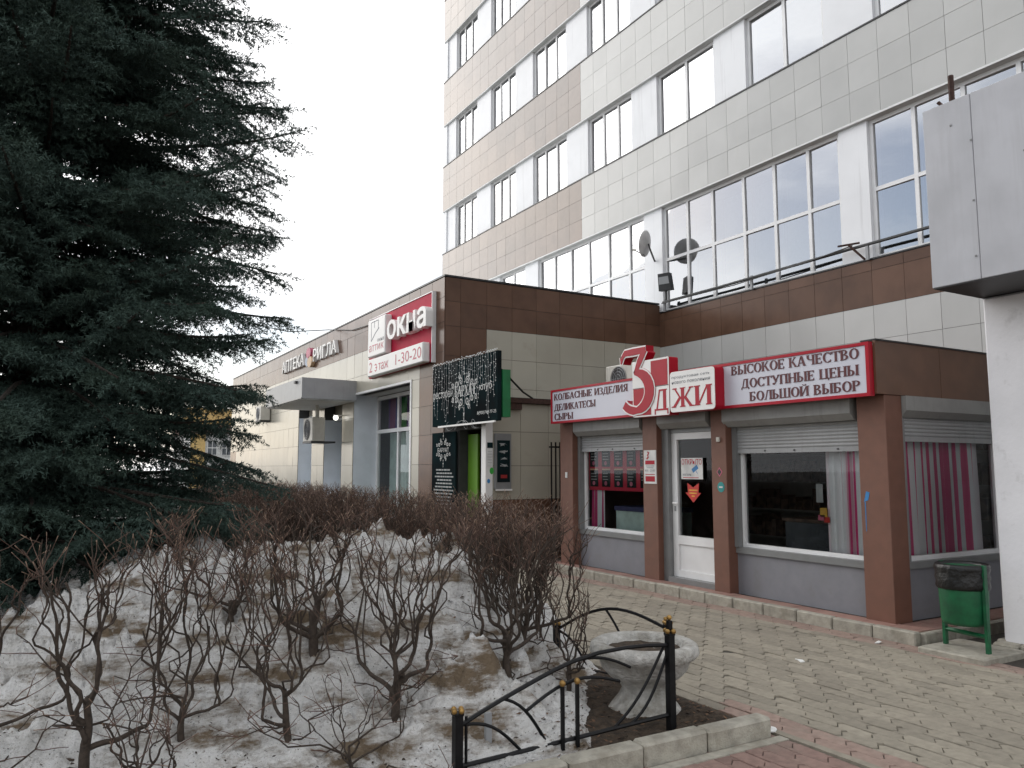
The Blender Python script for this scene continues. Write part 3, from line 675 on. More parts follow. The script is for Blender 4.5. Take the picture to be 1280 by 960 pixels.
# handrail pipe above the tiled wall, with its brackets
pr = thing('pipe_rail', (XT, 10, 5.27), 'long dark pipe rail running below the tall office windows', 'rail')
MB().tube([(XT-0.06, 13.8, 5.50), (XT-0.07, 12.0, 5.50), (XT-0.06, 8.8, 5.545), (XT-0.08, 5.0, 5.56), (XT-0.06, 2.0, 5.57)], 0.028, 7).build('pipe', 'cable', pr)
MB().tube([(XT-0.10, 13.8, 5.47), (XT-0.12, 11.5, 5.445), (XT-0.1, 9.6, 5.52), (XT-0.12, 8.7, 5.58)], 0.012, 5).build('wire', 'cable', pr)
for yb in (13.75, 11.1, 8.45, 5.8): BX('bracket', 'metal_grey', pr, XT-0.075, XT-0.035, yb-0.025, yb+0.025, 5.27, 5.56)
MB().tube([(XT-0.07, 8.5, 5.29), (XT-0.16, 8.75, 5.60)], 0.022, 5).tube([(XT-0.05, 8.6, 5.62), (XT-0.18, 8.95, 5.62)], 0.02, 5).build('brace', 'rust', pr)

# satellite dishes and floodlight
def dish(loc, d, rad, label, arm):
    t = thing('satellite_dish', loc, label, 'dish', 'satellite dishes on the office block')
    c = Vector(loc); d = Vector(d).normalized(); a = d.orthogonal().normalized(); b = d.cross(a); m = MB(); n = 28
    for side in (0, 0.012):
        for k in range(6):
            r_ = rad*k/5 + 1e-3
            for j in range(n):
                an = 2*math.pi*j/n; p = c - d*(side + 0.10*rad*(1-(r_/rad)**2)*1.6) + (a*math.cos(an)+b*math.sin(an)*1.05)*r_; m.v.append(tuple(p))
    for s_ in (0, 1):
        for k in range(5):
            for j in range(n):
                i = s_*6*n + k*n; q = (i+j, i+(j+1) % n, i+n+(j+1) % n, i+n+j); m.f.append(q if s_ == 0 else q[::-1])
    for j in range(n): m.f.append((5*n+j, 5*n+(j+1) % n, 11*n+(j+1) % n, 11*n+j))
    m.build('reflector', 'dish_white', t, smooth=True)
    MB().tube([tuple(c - d*0.1), tuple(c - d*0.16 + Vector((0, 0, -rad*0.6))), arm], 0.022, 6).build('bracket', 'cable', t)
    f_ = c + d*rad*0.95 + Vector((0, 0, -rad*0.55))
    MB().tube([tuple(c + Vector((0, 0, -rad*0.95))), tuple(f_)], 0.012, 5).build('feed_arm', 'cable', t)
    MB().tube([tuple(f_ - d*0.05), tuple(f_ + d*0.03)], 0.03, 8).build('feed_horn', 'ac_white', t)
dish((11.72, 13.92, 6.88), (-0.42, 0.88, 0.22), 0.30, 'pale satellite dish high on the white pier above the brown wing', (XT+0.06, 14.2, 6.6))
fl = thing('floodlight', (12.1, 13.6, 5.55), 'boxy black floodlight on the rail at the inner corner', 'floodlight')
MB().prism([(-0.16, -0.2), (0.16, -0.2), (0.14, 0.2), (-0.14, 0.2)], (12.0, 13.55, 5.92), (0.35, -0.93, 0), (-0.12, 0, 0.99), (-0.93, -0.35, -0.1), -0.1, 0.06).build('housing', 'dark_plastic', fl)
MB().prism([(-0.13, -0.05), (0.13, -0.05), (0.12, 0.12), (-0.12, 0.12)], (12.0, 13.55, 5.92), (0.35, -0.93, 0), (-0.12, 0, 0.99), (-0.93, -0.35, -0.1), 0.06, 0.067).build('lens', 'metal_grey', fl)
MB().tube([(12.02, 13.55, 5.5), (12.02, 13.55, 5.75)], 0.025, 6).build('bracket', 'cable', fl)

# ================================================================== BROWN LOW WING (street face X = 6.62, end face Y = 14.0)
XW, YW, YF, ZW = 6.62, 14.0, 35.4, 5.48
wg = thing('low_wing', (XW, 20, 0), 'low brown and beige tiled wing with shops beside the office block', 'building')
R1 = (15.62, 19.4); R2 = (23.1, 24.6); R3 = (20.3, 21.9)      # recesses in the street face
ZR = 3.52
BX('end_wall', 'backing', wg, XW+0.01, XT, YW+0.003, YW+0.3, 0, ZW-0.01)
BX('street_wall', 'backing', wg, XW+0.003, XW+0.3, YW+0.301, YF, ZR, ZW-0.01)
for (a, b) in ((YW+0.301, R1[0]), (R1[1], R3[0]), (R3[1], R2[0]), (R2[1], YF)): BX('street_wall', 'backing', wg, XW+0.003, XW+0.3, a, b, 0, ZR-0.001)
BX('roof', 'soffit', wg, XW+0.3, XT, YW+0.3, YF, ZW-0.35, ZW-0.2)
BX('parapet_trim', 'black_trim', wg, XW-0.03, XW+0.32, YW-0.03, YF, ZW, ZW+0.035)
BX('parapet_trim', 'black_trim', wg, XW+0.321, XT-0.02, YW-0.03, YW+0.32, ZW, ZW+0.035)
BX('far_wall', 'backing', wg, XW+0.3, XT, YF-0.3, YF-0.002, 0, ZW-0.01)
rects = []
rowsz = [(4.56, 5.06), (5.06, 5.47)]
for (a, b) in cut(YW, YF, 0.6, YW):
    mid = (a+b)/2
    for (z0, z1) in rowsz: rects.append((a, b, z0, z1, 'brown_tile'))
    for (z0, z1) in ((3.96, 4.56), (3.52, 3.96)): rects.append((a, b, z0, z1, 'brown_tile' if mid < 14.9 else 'beige_tile'))
for seg in ((YW, R1[0]), (R1[1], R3[0]), (R3[1], R2[0]), (R2[1], YF)):
    for (a, b) in cut(seg[0], seg[1], 0.6, seg[0]):
        for r_ in range(6):
            z1 = 3.52-0.6*r_; z0 = max(0, z1-0.6); mid = (a+b)/2
            rects.append((a, b, z0, z1, 'brown_tile' if (mid < 14.9 or (mid > 34.3 and r_ > 1)) else 'beige_tile'))
tiles(wg, rects, 'x', XW, cover=lambda a, z: z < 1.4 and a > 14)
rects = []
for (a, b) in cut(XW, XT, 0.6, 7.56):
    mid = (a+b)/2
    rects += [(a, b, 4.98, 5.47, 'brown_tile'), (a, b, 4.48, 4.98, 'brown_tile')]
    for r_ in range(8): rects.append((a, b, max(0, 4.48-0.6*(r_+1)), 4.48-0.6*r_, 'brown_tile' if mid < 7.56 else 'beige_tile'))
tiles(wg, rects, 'y', YW, cover=lambda a, z: z < 2.3 or (z < 3.2 and a < 6.9))
# recess 1 : shop window
def recess(y0, y1, dep, zt=ZR):
    BX('jamb', 'jamb', wg, XW+0.004, XW+dep, y1-0.002, y1+0.05, 0, zt)
    BX('jamb', 'jamb', wg, XW+0.301, XW+dep, y0-0.05, y0+0.002, 0, zt)
    BX('recess_ceiling', 'soffit', wg, XW+0.301, XW+dep, y0+0.003, y1-0.003, zt-0.02, zt+0.05)
recess(*R1, 0.64)
BX('edge_trim', 'white_frame', wg, XW-0.03, XW+0.05, R1[0]-0.02, R1[0]+0.05, 0.3, ZR-0.02)
BX('edge_trim', 'white_frame', wg, XW-0.03, XW+0.05, R1[0]-0.02, R1[1], ZR-0.02, ZR+0.03)
win(wg, XW+0.62, R1[0], R1[1], 0.4, 3.48, 0, tr=2.58, mul=[R1[0], 16.9, 17.95, R1[1]], fw=0.09, pane='pane_wing', dep=0.08)
curtain(wg, XW+0.9, R1[0]+.05, R1[1]-.05, 2.62, 3.45, 'curtain_colour', 0.03, 14, 'coloured_curtain')
curtain(wg, XW+0.95, R1[0]+.05, R1[1]-.05, 0.45, 2.55, 'mint', 0.04, 14, 'pale_curtain')
BX('room_wall', 'interior', wg, XW+2.5, XW+2.6, YW+0.4, 34, 0, 4); BX('back_wall', 'interior', wg, XT-0.12, XT-0.02, YW+0.31, YF-0.31, 0, ZW-0.36)
# pharmacy door recesses
recess(*R2, 0.5, 3.2); recess(*R3, 0.55, 3.0)
BX('lintel', 'beige_tile', wg, XW+0.31, XW+0.35, R3[0], R2[1], 3.0, ZR)
d_ = BX('door', 'jamb', wg, XW+0.5, XW+0.55, R3[0]+0.05, R3[1]-0.02, 0.1, 2.95); BX('handle', 'dark_plastic', d_, XW+0.46, XW+0.5, R3[0]+0.2, R3[0]+0.24, 1.0, 1.3)
BX('door', 'jamb', wg, XW+0.45, XW+0.5, R2[0]+0.02, R2[1]-0.03, 0.1, 3.1)
# entrance canopy
cn = thing('entrance_canopy', (XW, 21, 3.36), 'grey sheet metal canopy over the pharmacy door', 'canopy')
MB().prism([(0, 0), (1.40, 0), (1.40, 0.5), (0, 0.52)], (5.21, 19.2, 3.36), (1, 0, 0), (0, 0, 1), (0, 1, 0), 0, 3.77).build('casing', 'metal_grey', cn)
BX('soffit_panel', 'soffit', cn, 5.26, 6.6, 19.25, 22.92, 3.335, 3.359)
BX('edge_trim', 'frame_grey', cn, 5.195, 5.209, 19.19, 22.98, 3.35, 3.38)
BX('lamp_box', 'dark_plastic', cn, 5.15, 5.205, 19.6, 19.75, 3.76, 3.82)
lm = thing('wall_lamp', (6.5, 20.35, 3.0), 'small lit lamp under the grey canopy', 'lamp')
MB().sphere((6.45, 20.36, 2.98), 0.07, 10, 6).build('bulb', 'lit_lamp', lm, smooth=True); BX('lamp_base', 'white_frame', lm, 6.4, 6.6, 20.3, 20.42, 3.03, 3.06)
def aircon(loc, sx, sy, sz, label, legs=True, group='air conditioner units'):
    x, y, z = loc; t = thing('air_conditioner', loc, label, 'air conditioner', group)
    BB('casing', 'ac_white', t, x, x+sx, y, y+sy, z, z+sz, b=0.015)
    c = (x-0.006, y+sy*0.55, z+sz*0.5); r_ = min(sy, sz)*0.42; gr = MB()
    gr.prism([(r_*math.cos(2*math.pi*k/24), r_*math.sin(2*math.pi*k/24)) for k in range(24)], c, (0, -1, 0), (0, 0, 1), (-1, 0, 0), -0.004, 0.002)
    g_ = gr.build('fan', 'dark_plastic', t); rg = MB()
    for q in (0.35, 0.6, 0.85, 1.03): rg.tube([(c[0]-0.008, c[1]+r_*q*math.cos(a*math.pi/12), c[2]+r_*q*math.sin(a*math.pi/12)) for a in range(25)], 0.006, 4, False)
    for a in range(8): rg.tube([(c[0]-0.008, c[1], c[2]), (c[0]-0.008, c[1]+r_*math.cos(a*math.pi/4), c[2]+r_*math.sin(a*math.pi/4))], 0.004, 4, False)
    rg.build('grille', 'metal_grey', g_)
    if legs: BX('bracket', 'dark_plastic', t, x-0.02, x+sx+0.3, y+0.03, y+sy-0.03, z-0.045, z-0.001)
    return t
aircon((5.9, 20.6, 2.36), 0.34, 0.88, 0.64, 'air conditioner unit hanging beneath the grey canopy')
pp = MB().tube([(6.1, 20.9, 3.0), (6.1, 20.9, 3.36)], 0.045, 8).tube([(6.22, 21.2, 3.0), (6.22, 21.2, 3.36)], 0.03, 6)
tag(pp.build('pipe_pair', 'ac_white', base=(6.1, 20.9, 3.0)), 'short pipes between the canopy and the air conditioner', 'pipe')
aircon((6.25, 28.3, 3.33), 0.33, 0.75, 0.5, 'air conditioner unit on the far tiled wall left of the canopy')

# signs on the wing
ok = thing('shop_sign', (6.5, 16.2, 3.76), 'red sign board with white raised letters and a phone number on the wing corner', 'sign')
BB('red_board', 'okna_red', ok, 6.53, 6.60, 14.42, 18.1, 3.80, 5.23, b=0.01)
MB().box(6.515, 6.605, 14.395, 14.418, 3.78, 5.25).box(6.515, 6.605, 14.42, 18.1, 5.232, 5.25).build('frame', 'white_frame', ok)
BB('logo_box', 'sign_white', ok, 6.36, 6.529, 16.62, 17.74, 4.25, 5.14, b=0.02)
BB('number_box', 'sign_white', ok, 6.36, 6.529, 14.5, 17.72, 3.79, 4.20, b=0.02)
m = MB(); sans(m, 'окна', FX, (6.53, 16.5, 4.50), 2.14, 0.44, 0.0, 0.17, 0.02); m.build('raised_letters', 'sign_white', ok)
m = MB(); sans(m, '2', FX, (6.36, 17.6, 3.88), 0.2, 0.24, 0, 0.003); sans(m, 'таж', FX, (6.36, 17.0, 3.88), 0.62, 0.17, 0, 0.003)
add_strip(m, [(0.02, 0.14), (0.07, 0.165), (0.13, 0.15), (0.165, 0.085), (0.13, 0.02), (0.07, 0.005), (0.02, 0.03)], 0.014, FX, (6.36, 17.26, 3.88), 0, 0.003); add_strip(m, [(0.06, 0.085), (0.15, 0.085)], 0.012, FX, (6.36, 17.26, 3.88), 0, 0.0035); m.build('floor_lettering', 'okna_text', ok)
m = MB(); sans(m, '1-30-20', FX, (6.36, 15.96, 3.885), 1.40, 0.235, 0, 0.003); m.build('number_lettering', 'okna_text', ok)
m = MB(); sans(m, 'аттик', FX, (6.36, 17.64, 4.37), 0.95, 0.15, 0, 0.003); m.build('name_lettering', 'okna_text', ok)
m = MB(); sans(m, 'окна', FX, (6.36, 17.1, 4.56), 0.42, 0.07, 0, 0.003)
add_strip(m, [(0, 0), (0.25, 0.16), (0.5, 0.26)], 0.012, FX, (6.36, 17.5, 4.62), 0, 0.003)
for p, q in (((0, 0), (0, 0.45)), ((0, 0.45), (0.45, 0.45)), ((0.45, 0.45), (0.45, 0.25)), ((0.2, 0.3), (0.2, 0.45))): add_strip(m, [p, q], 0.008, FX, (6.36, 17.5, 4.62), 0.0005, 0.0035)
m.build('window_emblem', 'slate_text', ok)
ap = thing('pharmacy_sign', (6.5, 23.5, 4.75), 'white raised pharmacy letters with a small coloured emblem on the wing fascia', 'sign')
m = MB(); sans(m, 'АПТЕКА', FX, (6.6, 26.5, 4.79), 2.65, 0.39, 0.0, 0.1, 0.01); m.build('raised_letters', 'sign_white', ap)
m = MB(); sans(m, 'РИГЛА', FX, (6.6, 22.85, 4.78), 2.2, 0.37, 0.0, 0.1, 0.01); m.build('raised_letters', 'sign_white', ap)
for cy, cz, mm, rr in ((23.34, 5.10, 'pink_red', 0.15), (23.45, 4.86, 'blue_grey', 0.14), (23.2, 4.82, 'orange_tan', 0.15)):
    MB().prism([(rr*1.6*math.cos(k*math.pi/8), rr*1.1*math.sin(k*math.pi/8)) for k in range(16)], (6.6, cy, cz), (0, -1, 0), (0, 0, 1), (-1, 0, 0), 0, 0.09+rr*0.1).build('emblem_petal', mm, ap)

# restaurant porch in front of the end wall (front X = 6.62, side Y = 12.25)
YV = 12.25; ZV = 2.86
po = thing('restaurant_porch', (XW, 13, 0), 'low beige tiled porch with a black doorway and green door', 'building')
BX('side_wall', 'backing', po, XW+0.02, 9.0, YV+0.003, YV+0.2, 0, ZV)
BX('front_wall', 'backing', po, XW+0.003, XW+0.2, 13.33, YW-0.02, 0, ZV)
BX('front_wall', 'backing', po, XW+0.003, XW+0.2, YV+0.201, 13.329, 2.36, ZV)
BX('corner_post', 'sign_white', po, XW-0.02, XW+0.12, YV-0.016, YV+0.15, 0, 2.6)
BX('roof', 'backing', po, XW-0.05, 9.0, YV-0.08, YW-0.02, ZV, ZV+0.06)
BX('roof_edge', 'rust', po, XW-0.02, 9.0, YV-0.12, YV-0.081, ZV-0.04, ZV+0.05)
BX('timber', 'rust', po, 7.05, 7.3, YV-0.1, YV-0.02, ZV-0.16, ZV-0.05)
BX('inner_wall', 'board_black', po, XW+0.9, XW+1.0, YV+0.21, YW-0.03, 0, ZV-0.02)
BX('door', 'green_door', po, XW+0.18, XW+0.22, 12.92, 13.31, 0.05, 2.28)
BX('threshold', 'kerb', po, XW-0.5, XW+0.9, YV+0.21, YW-0.03, 0, 0.1)
rects = []
for (a, b) in cut(XW+0.12, 9.0, 0.6, 7.32):
    for (z0, z1, m) in ((0, 0.5, 'brown_tile'), (0.5, 1.09, 'brown_tile'), (1.09, 1.69, 'beige_tile'), (1.69, 2.30, 'beige_tile'), (2.30, 2.82, 'beige_tile')): rects.append((a, b, z0, z1, m))
tiles(po, rects, 'y', YV, cover=lambda a, z: z < 1.0)
bs = thing('restaurant_sign', (6.4, 12.7, 2.43), 'dark restaurant signboard hung with white fairy lights', 'sign')
Y0, Y1, Z0, Z1, XS = 13.98, 11.38, 2.44, 3.62, 6.36
BB('board', 'board_black', bs, XS, XS+0.08, Y1, Y0, Z0, Z1, b=0.006)
BX('lower_tube', 'sign_white', bs, XS-0.05, XS-0.02, Y1+0.02, 13.62, Z0-0.03, Z0)
m = MB()
sans(m, 'ресторан', FX, (XS, 13.93, 2.93), 0.84, 0.16, 0, 0.004); m.build('lettering', 'white_paint', bs)
m = MB(); sans(m, 'клуб', FX, (XS, 12.03, 2.96), 0.46, 0.16, 0, 0.004); m.build('lettering', 'white_paint', bs)
m = MB(); sans(m, '8(920)746-77-25', FX, (XS, 12.1, 2.56), 0.68, 0.07, 0, 0.004); m.build('phone_lettering', 'white_paint', bs); m = MB()
serif(m, 'БАРХАТ', FX, (XS, 13.0, 2.95), 0.84, 0.19, 0, 0.005)
m.build('lettering', 'white_paint', bs)
def ornament(mb, fr, o, s_, flip, d):
    for sx in (-1, 1):
        for (cx, cy, r0, a0, turns) in ((0.16, 0.10, 0.10, 0, 1.3), (0.38, 0.06, 0.09, 2.6, 1.2), (0.58, 0.02, 0.07, 0.5, 1.1), (0.25, 0.22, 0.06, 1.5, 1.0)):
            pts = []
            for k in range(14):
                a = a0 + k/13*turns*6.28; r_ = r0*(1-0.055*k); pts.append((sx*(cx+r_*math.cos(a))*s_, flip*(cy+r_*math.sin(a))*s_))
            add_strip(mb, pts, 0.008*s_*1.4, fr, o, 0, d+0.0002*(cx > .3))
    for (y0, y1, wd) in ((0.24, 0.34, 0.02), (0.36, 0.46, 0.035), (0.47, 0.55, 0.016)):
        mb.prism([(-wd*s_, flip*y0*s_), (wd*s_, flip*y0*s_), (0, flip*y1*s_)], o, fr['u'], fr['v'], fr['nrm'], 0, d+0.0005)
m = MB(); ornament(m, FX, (XS, 12.62, 3.14), 0.80, 1, 0.003); ornament(m, FX, (XS, 12.62, 2.93), 0.80, -1, 0.003); m.build('scroll_ornament', 'white_paint', bs)
m = MB(); wr = MB()
for k in range(34):
    yy = Y1 + (Y0-Y1)*(k+0.5)/34 + random.uniform(-.02, .02); ln = random.uniform(0.35, 1.15); pts = []
    for j in range(9):
        z = Z1+0.01 - ln*j/8; pts.append((XS-0.012-random.uniform(0, .012), yy+random.uniform(-.015, .015), z))
        m.sphere((pts[-1][0], pts[-1][1]+random.uniform(-.02, .02), z+random.uniform(-.04, .04)), random.uniform(0.006, 0.011), 5, 3)
    wr.tube(pts, 0.0028, 3, False)
for k in range(70):
    t = k/70; m.sphere((XS-0.01, Y1+(Y0-Y1)*t, Z1+0.012+random.uniform(-.01, .02)), random.uniform(0.007, 0.013), 5, 3)
pts = []
for k in range(60):
    t = k/59; a = t*22; pts.append((XS-0.03-0.02*math.sin(a), 13.2-1.2*t+0.12*math.sin(a), Z0-0.02+0.08*math.cos(a*1.3)))
wr.tube(pts, 0.004, 4, False)
m.build('fairy_lights', 'fairy', bs)['kind'] = 'stuff'; wr.build('light_wires', 'grey_print', bs)
BX('bracket', 'iron', bs, XS+0.081, XW+0.002, 13.0, 13.05, 2.9, 2.95)
MB().tube([(XS+0.1, 11.42, 3.3), (7.2, 11.95, 3.0), (7.55, YV-0.06, ZV+0.06)], 0.018, 5).build('stay', 'iron', bs)
BX('green_side_box', 'green_sign', bs, XS+0.09, XS+0.24, 11.36, 11.5, 2.50, 3.30)
bn = thing('menu_banner', (XW, 13.9, 0.6), 'tall black banner with white ornament beside the porch doorway', 'banner')
BX('banner_sheet', 'board_black', bn, XW-0.06, XW-0.03, 13.36, 14.42, 0.6, 2.34)
m = MB(); ornament(m, FX, (XW-0.06, 13.9, 2.08), 0.5, 1, 0.002); ornament(m, FX, (XW-0.06, 13.9, 1.93), 0.5, -1, 0.002); sans(m, 'БАРХАТ', FX, (XW-0.06, 14.15, 1.955), 0.5, 0.085, 0, 0.003)
m.build('ornament', 'white_paint', bn); m = MB()
for k in range(15):
    wd = random.uniform(0.45, 0.85); zz = 1.60-0.065*k
    x = 13.9+wd/2
    while x > 13.9-wd/2:
        l_ = random.uniform(0.05, 0.16); m.box(XW-0.0625, XW-0.0605, x-l_, x, zz, zz+0.028); x -= l_+0.02
m.build('printed_lines', 'grey_print', bn)
cs = thing('notice_case', (6.9, YV, 1.27), 'dark framed notice case on the porch wall', 'notice case')
BX('case', 'frame_grey', cs, 6.76, 7.08, YV-0.09, YV-0.016, 1.28, 2.26); BX('board', 'board_black', cs, 6.79, 7.05, YV-0.096, YV-0.0905, 1.40, 2.14); BX('shelf', 'sign_white', cs, 6.76, 7.09, YV-0.11, YV-0.0905, 1.25, 1.279)
m = MB()
for k, wd in enumerate((.2, .22, .2, .16)):
    for j in range(5): m.prism([(random.uniform(0, .2), random.uniform(0, .07)) for _ in range(3)], (6.81, YV-0.0965, 2.02-k*0.12), (1, 0, 0), (0, 0, 1), (0, -1, 0), 0, 0.002+0.0002*j)
m.build('chalk_marks', 'grey_print', cs); BX('red_print', 'red_mark', cs, 6.86, 6.99, YV-0.099, YV-0.0965, 1.47, 1.53)
pa = thing('paper_notice', (6.65, YV, 1.7), 'white paper notice with a black heading beside the notice case', 'notice')
BX('sheet', 'paper', pa, 6.625, 6.735, YV-0.03, YV-0.0285, 1.68, 2.0); BX('heading', 'board_black', pa, 6.625, 6.735, YV-0.03, YV-0.0285, 2.002, 2.1)
m = MB()
for k in range(5): m.box(6.635, 6.72, YV-0.031, YV-0.0302, 1.74+k*0.05, 1.747+k*0.05)
m.build('printed_lines', 'grey_print', pa); 
tag(MB().prism([(0.04*math.cos(k*math.pi/6), 0.06*math.sin(k*math.pi/6)) for k in range(12)], (6.72, YV, 1.60), (1, 0, 0), (0, 0, 1), (0, -1, 0), 0.016, 0.019).build('green_sticker', 'green_mark', base=(6.72, YV, 1.6)), 'small round green sticker on the porch wall', 'sticker')
tag(MB().prism([(0.03*math.cos(k*math.pi/6), 0.04*math.sin(k*math.pi/6)) for k in range(12)], (6.66, YV, 1.42), (1, 0, 0), (0, 0, 1), (0, -1, 0), 0.016, 0.019).build('blue_sticker', 'blue_mark', base=(6.66, YV, 1.42)), 'small blue sticker low on the porch wall', 'sticker')
gt = thing('lattice_gate', (7.6, 11.6, 0), 'narrow dark metal gate between the porch and the shop', 'gate')
for k in range(6): BX('bar', 'iron', gt, 7.5+k*0.09, 7.52+k*0.09, 11.5, 11.52, 0.05, 2.1)
BX('rail', 'iron', gt, 7.48, 8.0, 11.521, 11.54, 2.0, 2.03); BX('rail', 'iron', gt, 7.48, 8.0, 11.521, 11.54, 0.4, 0.43)

# ================================================================== GROCERY KIOSK (front X = 7.3, right side Y = 4.97)
KX, KY, KL = 7.30, 4.97, 10.92; SX = 7.10
ks = thing('grocery_kiosk', (8.5, 8, 0.09), 'small brown panelled grocery kiosk with roller shutters and grey base panels', 'kiosk')
zb = 0.10
CO = [(10.56, KL), (8.49, 8.80), (7.18, 7.44), (KY, 5.30)]
for (a, b) in CO: BB('column', 'kiosk_brown', ks, KX, KX+0.28, a, b, zb, 2.40, b=0.006)
WP = KX + 0.15                                                     # window plane
BX('base_panel', 'kiosk_grey', ks, WP, WP+0.1, 8.801, 10.559, zb, 0.60); BX('base_panel', 'kiosk_grey', ks, WP, WP+0.1, 5.301, 7.179, zb, 0.60)
BX('floor', 'interior', ks, WP+0.11, 12.1, 5.1, 10.8, zb-0.05, zb+0.02); BX('ceiling', 'interior_light', ks, WP+0.1, 12.1, 5.1, 10.8, 2.42, 2.46)
BX('back_wall', 'interior_light', ks, 10.9, 11.0, 5.1, 10.8, zb, 2.42); BX('left_wall', 'kiosk_brown', ks, KX+0.281, 12.15, 10.8, KL-0.004, zb, 2.40)
BX('roof', 'fascia_brown', ks, SX+0.066, 12.15, KY+0.012, KL-0.06, 2.462, 2.90); BX('overhang', 'fascia_brown', ks, SX+0.066, WP+0.09, KY+0.012, KL-0.06, 2.402, 2.461)
BX('fascia_panel', 'fascia_brown', ks, SX+0.065, 8.27, KY-0.014, KY+0.011, 2.40, 2.945); BX('fascia_panel', 'fascia_brown', ks, 8.276, 12.15, KY-0.014, KY+0.011, 2.40, 2.945)
BX('roof_flashing', 'black_trim', ks, SX+0.062, 12.15, KY-0.03, KY+0.15, 2.946, 2.962)
# front windows
def kwin(y0, y1, sh, zsill=0.60):
    BX('sill', 'frame_grey', ks, WP-0.03, WP+0.06, y0+0.002, y1-0.002, zsill+0.001, zsill+0.075)
    BX('guide_rail', 'frame_grey', ks, WP-0.05, WP+0.03, y1-0.06, y1-0.003, zsill+0.076, 2.2); BX('guide_rail', 'frame_grey', ks, WP-0.05, WP+0.03, y0+0.003, y0+0.06, zsill+0.076, 2.2)
    win(ks, WP+0.035, y0+0.061, y1-0.061, zsill+0.076, 2.2, 1, fw=0.045, pane='pane_shop', dep=0.06)
    s_ = MB(); z = sh; 
    s_.box(WP-0.01, WP+0.012, y0+0.055, y1-0.055, sh, sh+0.055)
    z = sh+0.056; prof = []
    while z < 2.18:
        for t_ in range(5): prof.append((z+0.039*t_/4, 0.009*math.sin(math.pi*t_/4)))
        z += 0.040
    i0 = len(s_.v)
    for (zz, d) in prof: s_.v += [(WP-0.002-d, y1-0.055, zz), (WP-0.002-d, y0+0.055, zz)]
    for k in range(len(prof)-1): a = i0+2*k; s_.f.append((a, a+1, a+3, a+2))
    sh_ = s_.build('shutter', 'shutter', ks)
    for yy in (y0+0.35, (y0+y1)/2, y1-0.5): BX('rivet', 'dark_plastic', sh_, WP-0.018, WP-0.0102, yy-0.012, yy+0.012, sh+0.02, sh+0.036)
    return sh_
def kbox(y0, y1, X=KX-0.03, z0=2.16, z1=2.385):
    MB().prism([(0, 0.07), (0.07, 0), (0.18, 0), (0.18, z1-z0), (0, z1-z0)], (X, y0, z0), (1, 0, 0), (0, 0, 1), (0, 1, 0), 0, y1-y0).build('shutter_box', 'shutter_box', ks)
kwin(8.802, 10.558, 1.91); kwin(5.302, 7.178, 1.83)
kbox(8.83, 10.50); kbox(5.36, 7.21); kbox(7.50, 8.45, z0=2.19)
# door bay
BX('guide_rail', 'frame_grey', ks, WP-0.06, WP+0.05, 8.36, 8.488, zb, 2.2); BX('door_head', 'frame_grey', ks, WP-0.02, WP+0.08, 7.44, 8.36, 2.13, 2.4)
BX('threshold', 'frame_grey', ks, WP-0.10, WP+0.1, 7.442, 8.359, zb, 0.18)
dr = MB(); dX = WP+0.0
for a in ((7.47, 7.57, 0.182, 2.128), (8.25, 8.355, 0.182, 2.128)): dr.box(dX, dX+0.07, *a)
dr.box(dX, dX+0.07, 7.571, 8.249, 2.04, 2.128).box(dX, dX+0.07, 7.571, 8.249, 0.182, 0.27).box(dX, dX+0.07, 7.571, 8.249, 0.62, 0.735)
door = dr.build('door', 'white_frame', ks)
BX('lower_panel', 'white_frame', door, dX+0.02, dX+0.05, 7.571, 8.249, 0.271, 0.619)
p = MB(); p.v = [(dX+0.035, 7.571, 0.736), (dX+0.035, 8.249, 0.736), (dX+0.035, 8.249, 2.039), (dX+0.035, 7.571, 2.039)]; p.f = [(0, 3, 2, 1)]; p.build('pane', 'pane_shop', door)
MB().tube([(dX-0.001, 8.30, 1.17), (dX-0.045, 8.30, 1.17), (dX-0.05, 8.19, 1.17)], 0.011, 6).build('handle', 'white_frame', door)
BX('lock_plate', 'metal_grey', door, dX-0.006, dX-0.001, 8.285, 8.315, 1.06, 1.13)
# right side
SY = KY + 0.06
BX('base_panel', 'kiosk_grey', ks, 7.59, 9.5, SY, SY+0.08, zb, 0.62); BX('column', 'kiosk_brown', ks, 9.5, 9.9, KY, KY+0.2, zb, 2.40); BX('side_wall', 'kiosk_brown', ks, 9.9, 12.15, KY+0.01, KY+0.2, zb, 2.40)
BX('sill', 'frame_grey', ks, 7.59, 9.5, SY-0.03, SY+0.05, 0.621, 0.69)
sw = MB(); sw.box(7.66, 9.42, SY+0.02, SY+0.07, 0.691, 0.74).box(7.66, 7.70, SY+0.02, SY+0.07, 0.74, 2.2).box(9.37, 9.42, SY+0.02, SY+0.07, 0.74, 2.2); swf = sw.build('window', 'white_frame', ks)
p = MB(); p.v = [(7.70, SY+0.045, 0.74), (9.37, SY+0.045, 0.74), (9.37, SY+0.045, 2.2), (7.70, SY+0.045, 2.2)]; p.f = [(0, 1, 2, 3)]; p.build('pane', 'pane_shop', swf)
BX('guide_rail', 'frame_grey', ks, 7.582, 7.655, SY-0.03, SY+0.03, 0.691, 2.2); BX('guide_rail', 'frame_grey', ks, 9.425, 9.5, SY-0.03, SY+0.03, 0.691, 2.2)
s_ = MB(); prof = []; z = 1.98
s_.box(7.655, 9.425, SY-0.012, SY+0.01, 1.925, 1.979)
while z < 2.2:
    for t_ in range(5): prof.append((z+0.039*t_/4, 0.009*math.sin(math.pi*t_/4)))
    z += 0.04
i0 = len(s_.v)
for (zz, d) in prof: s_.v += [(7.655, SY-0.002-d, zz), (9.425, SY-0.002-d, zz)]
for k in range(len(prof)-1): a = i0+2*k; s_.f.append((a, a+1, a+3, a+2))
s_.build('shutter', 'shutter', ks)
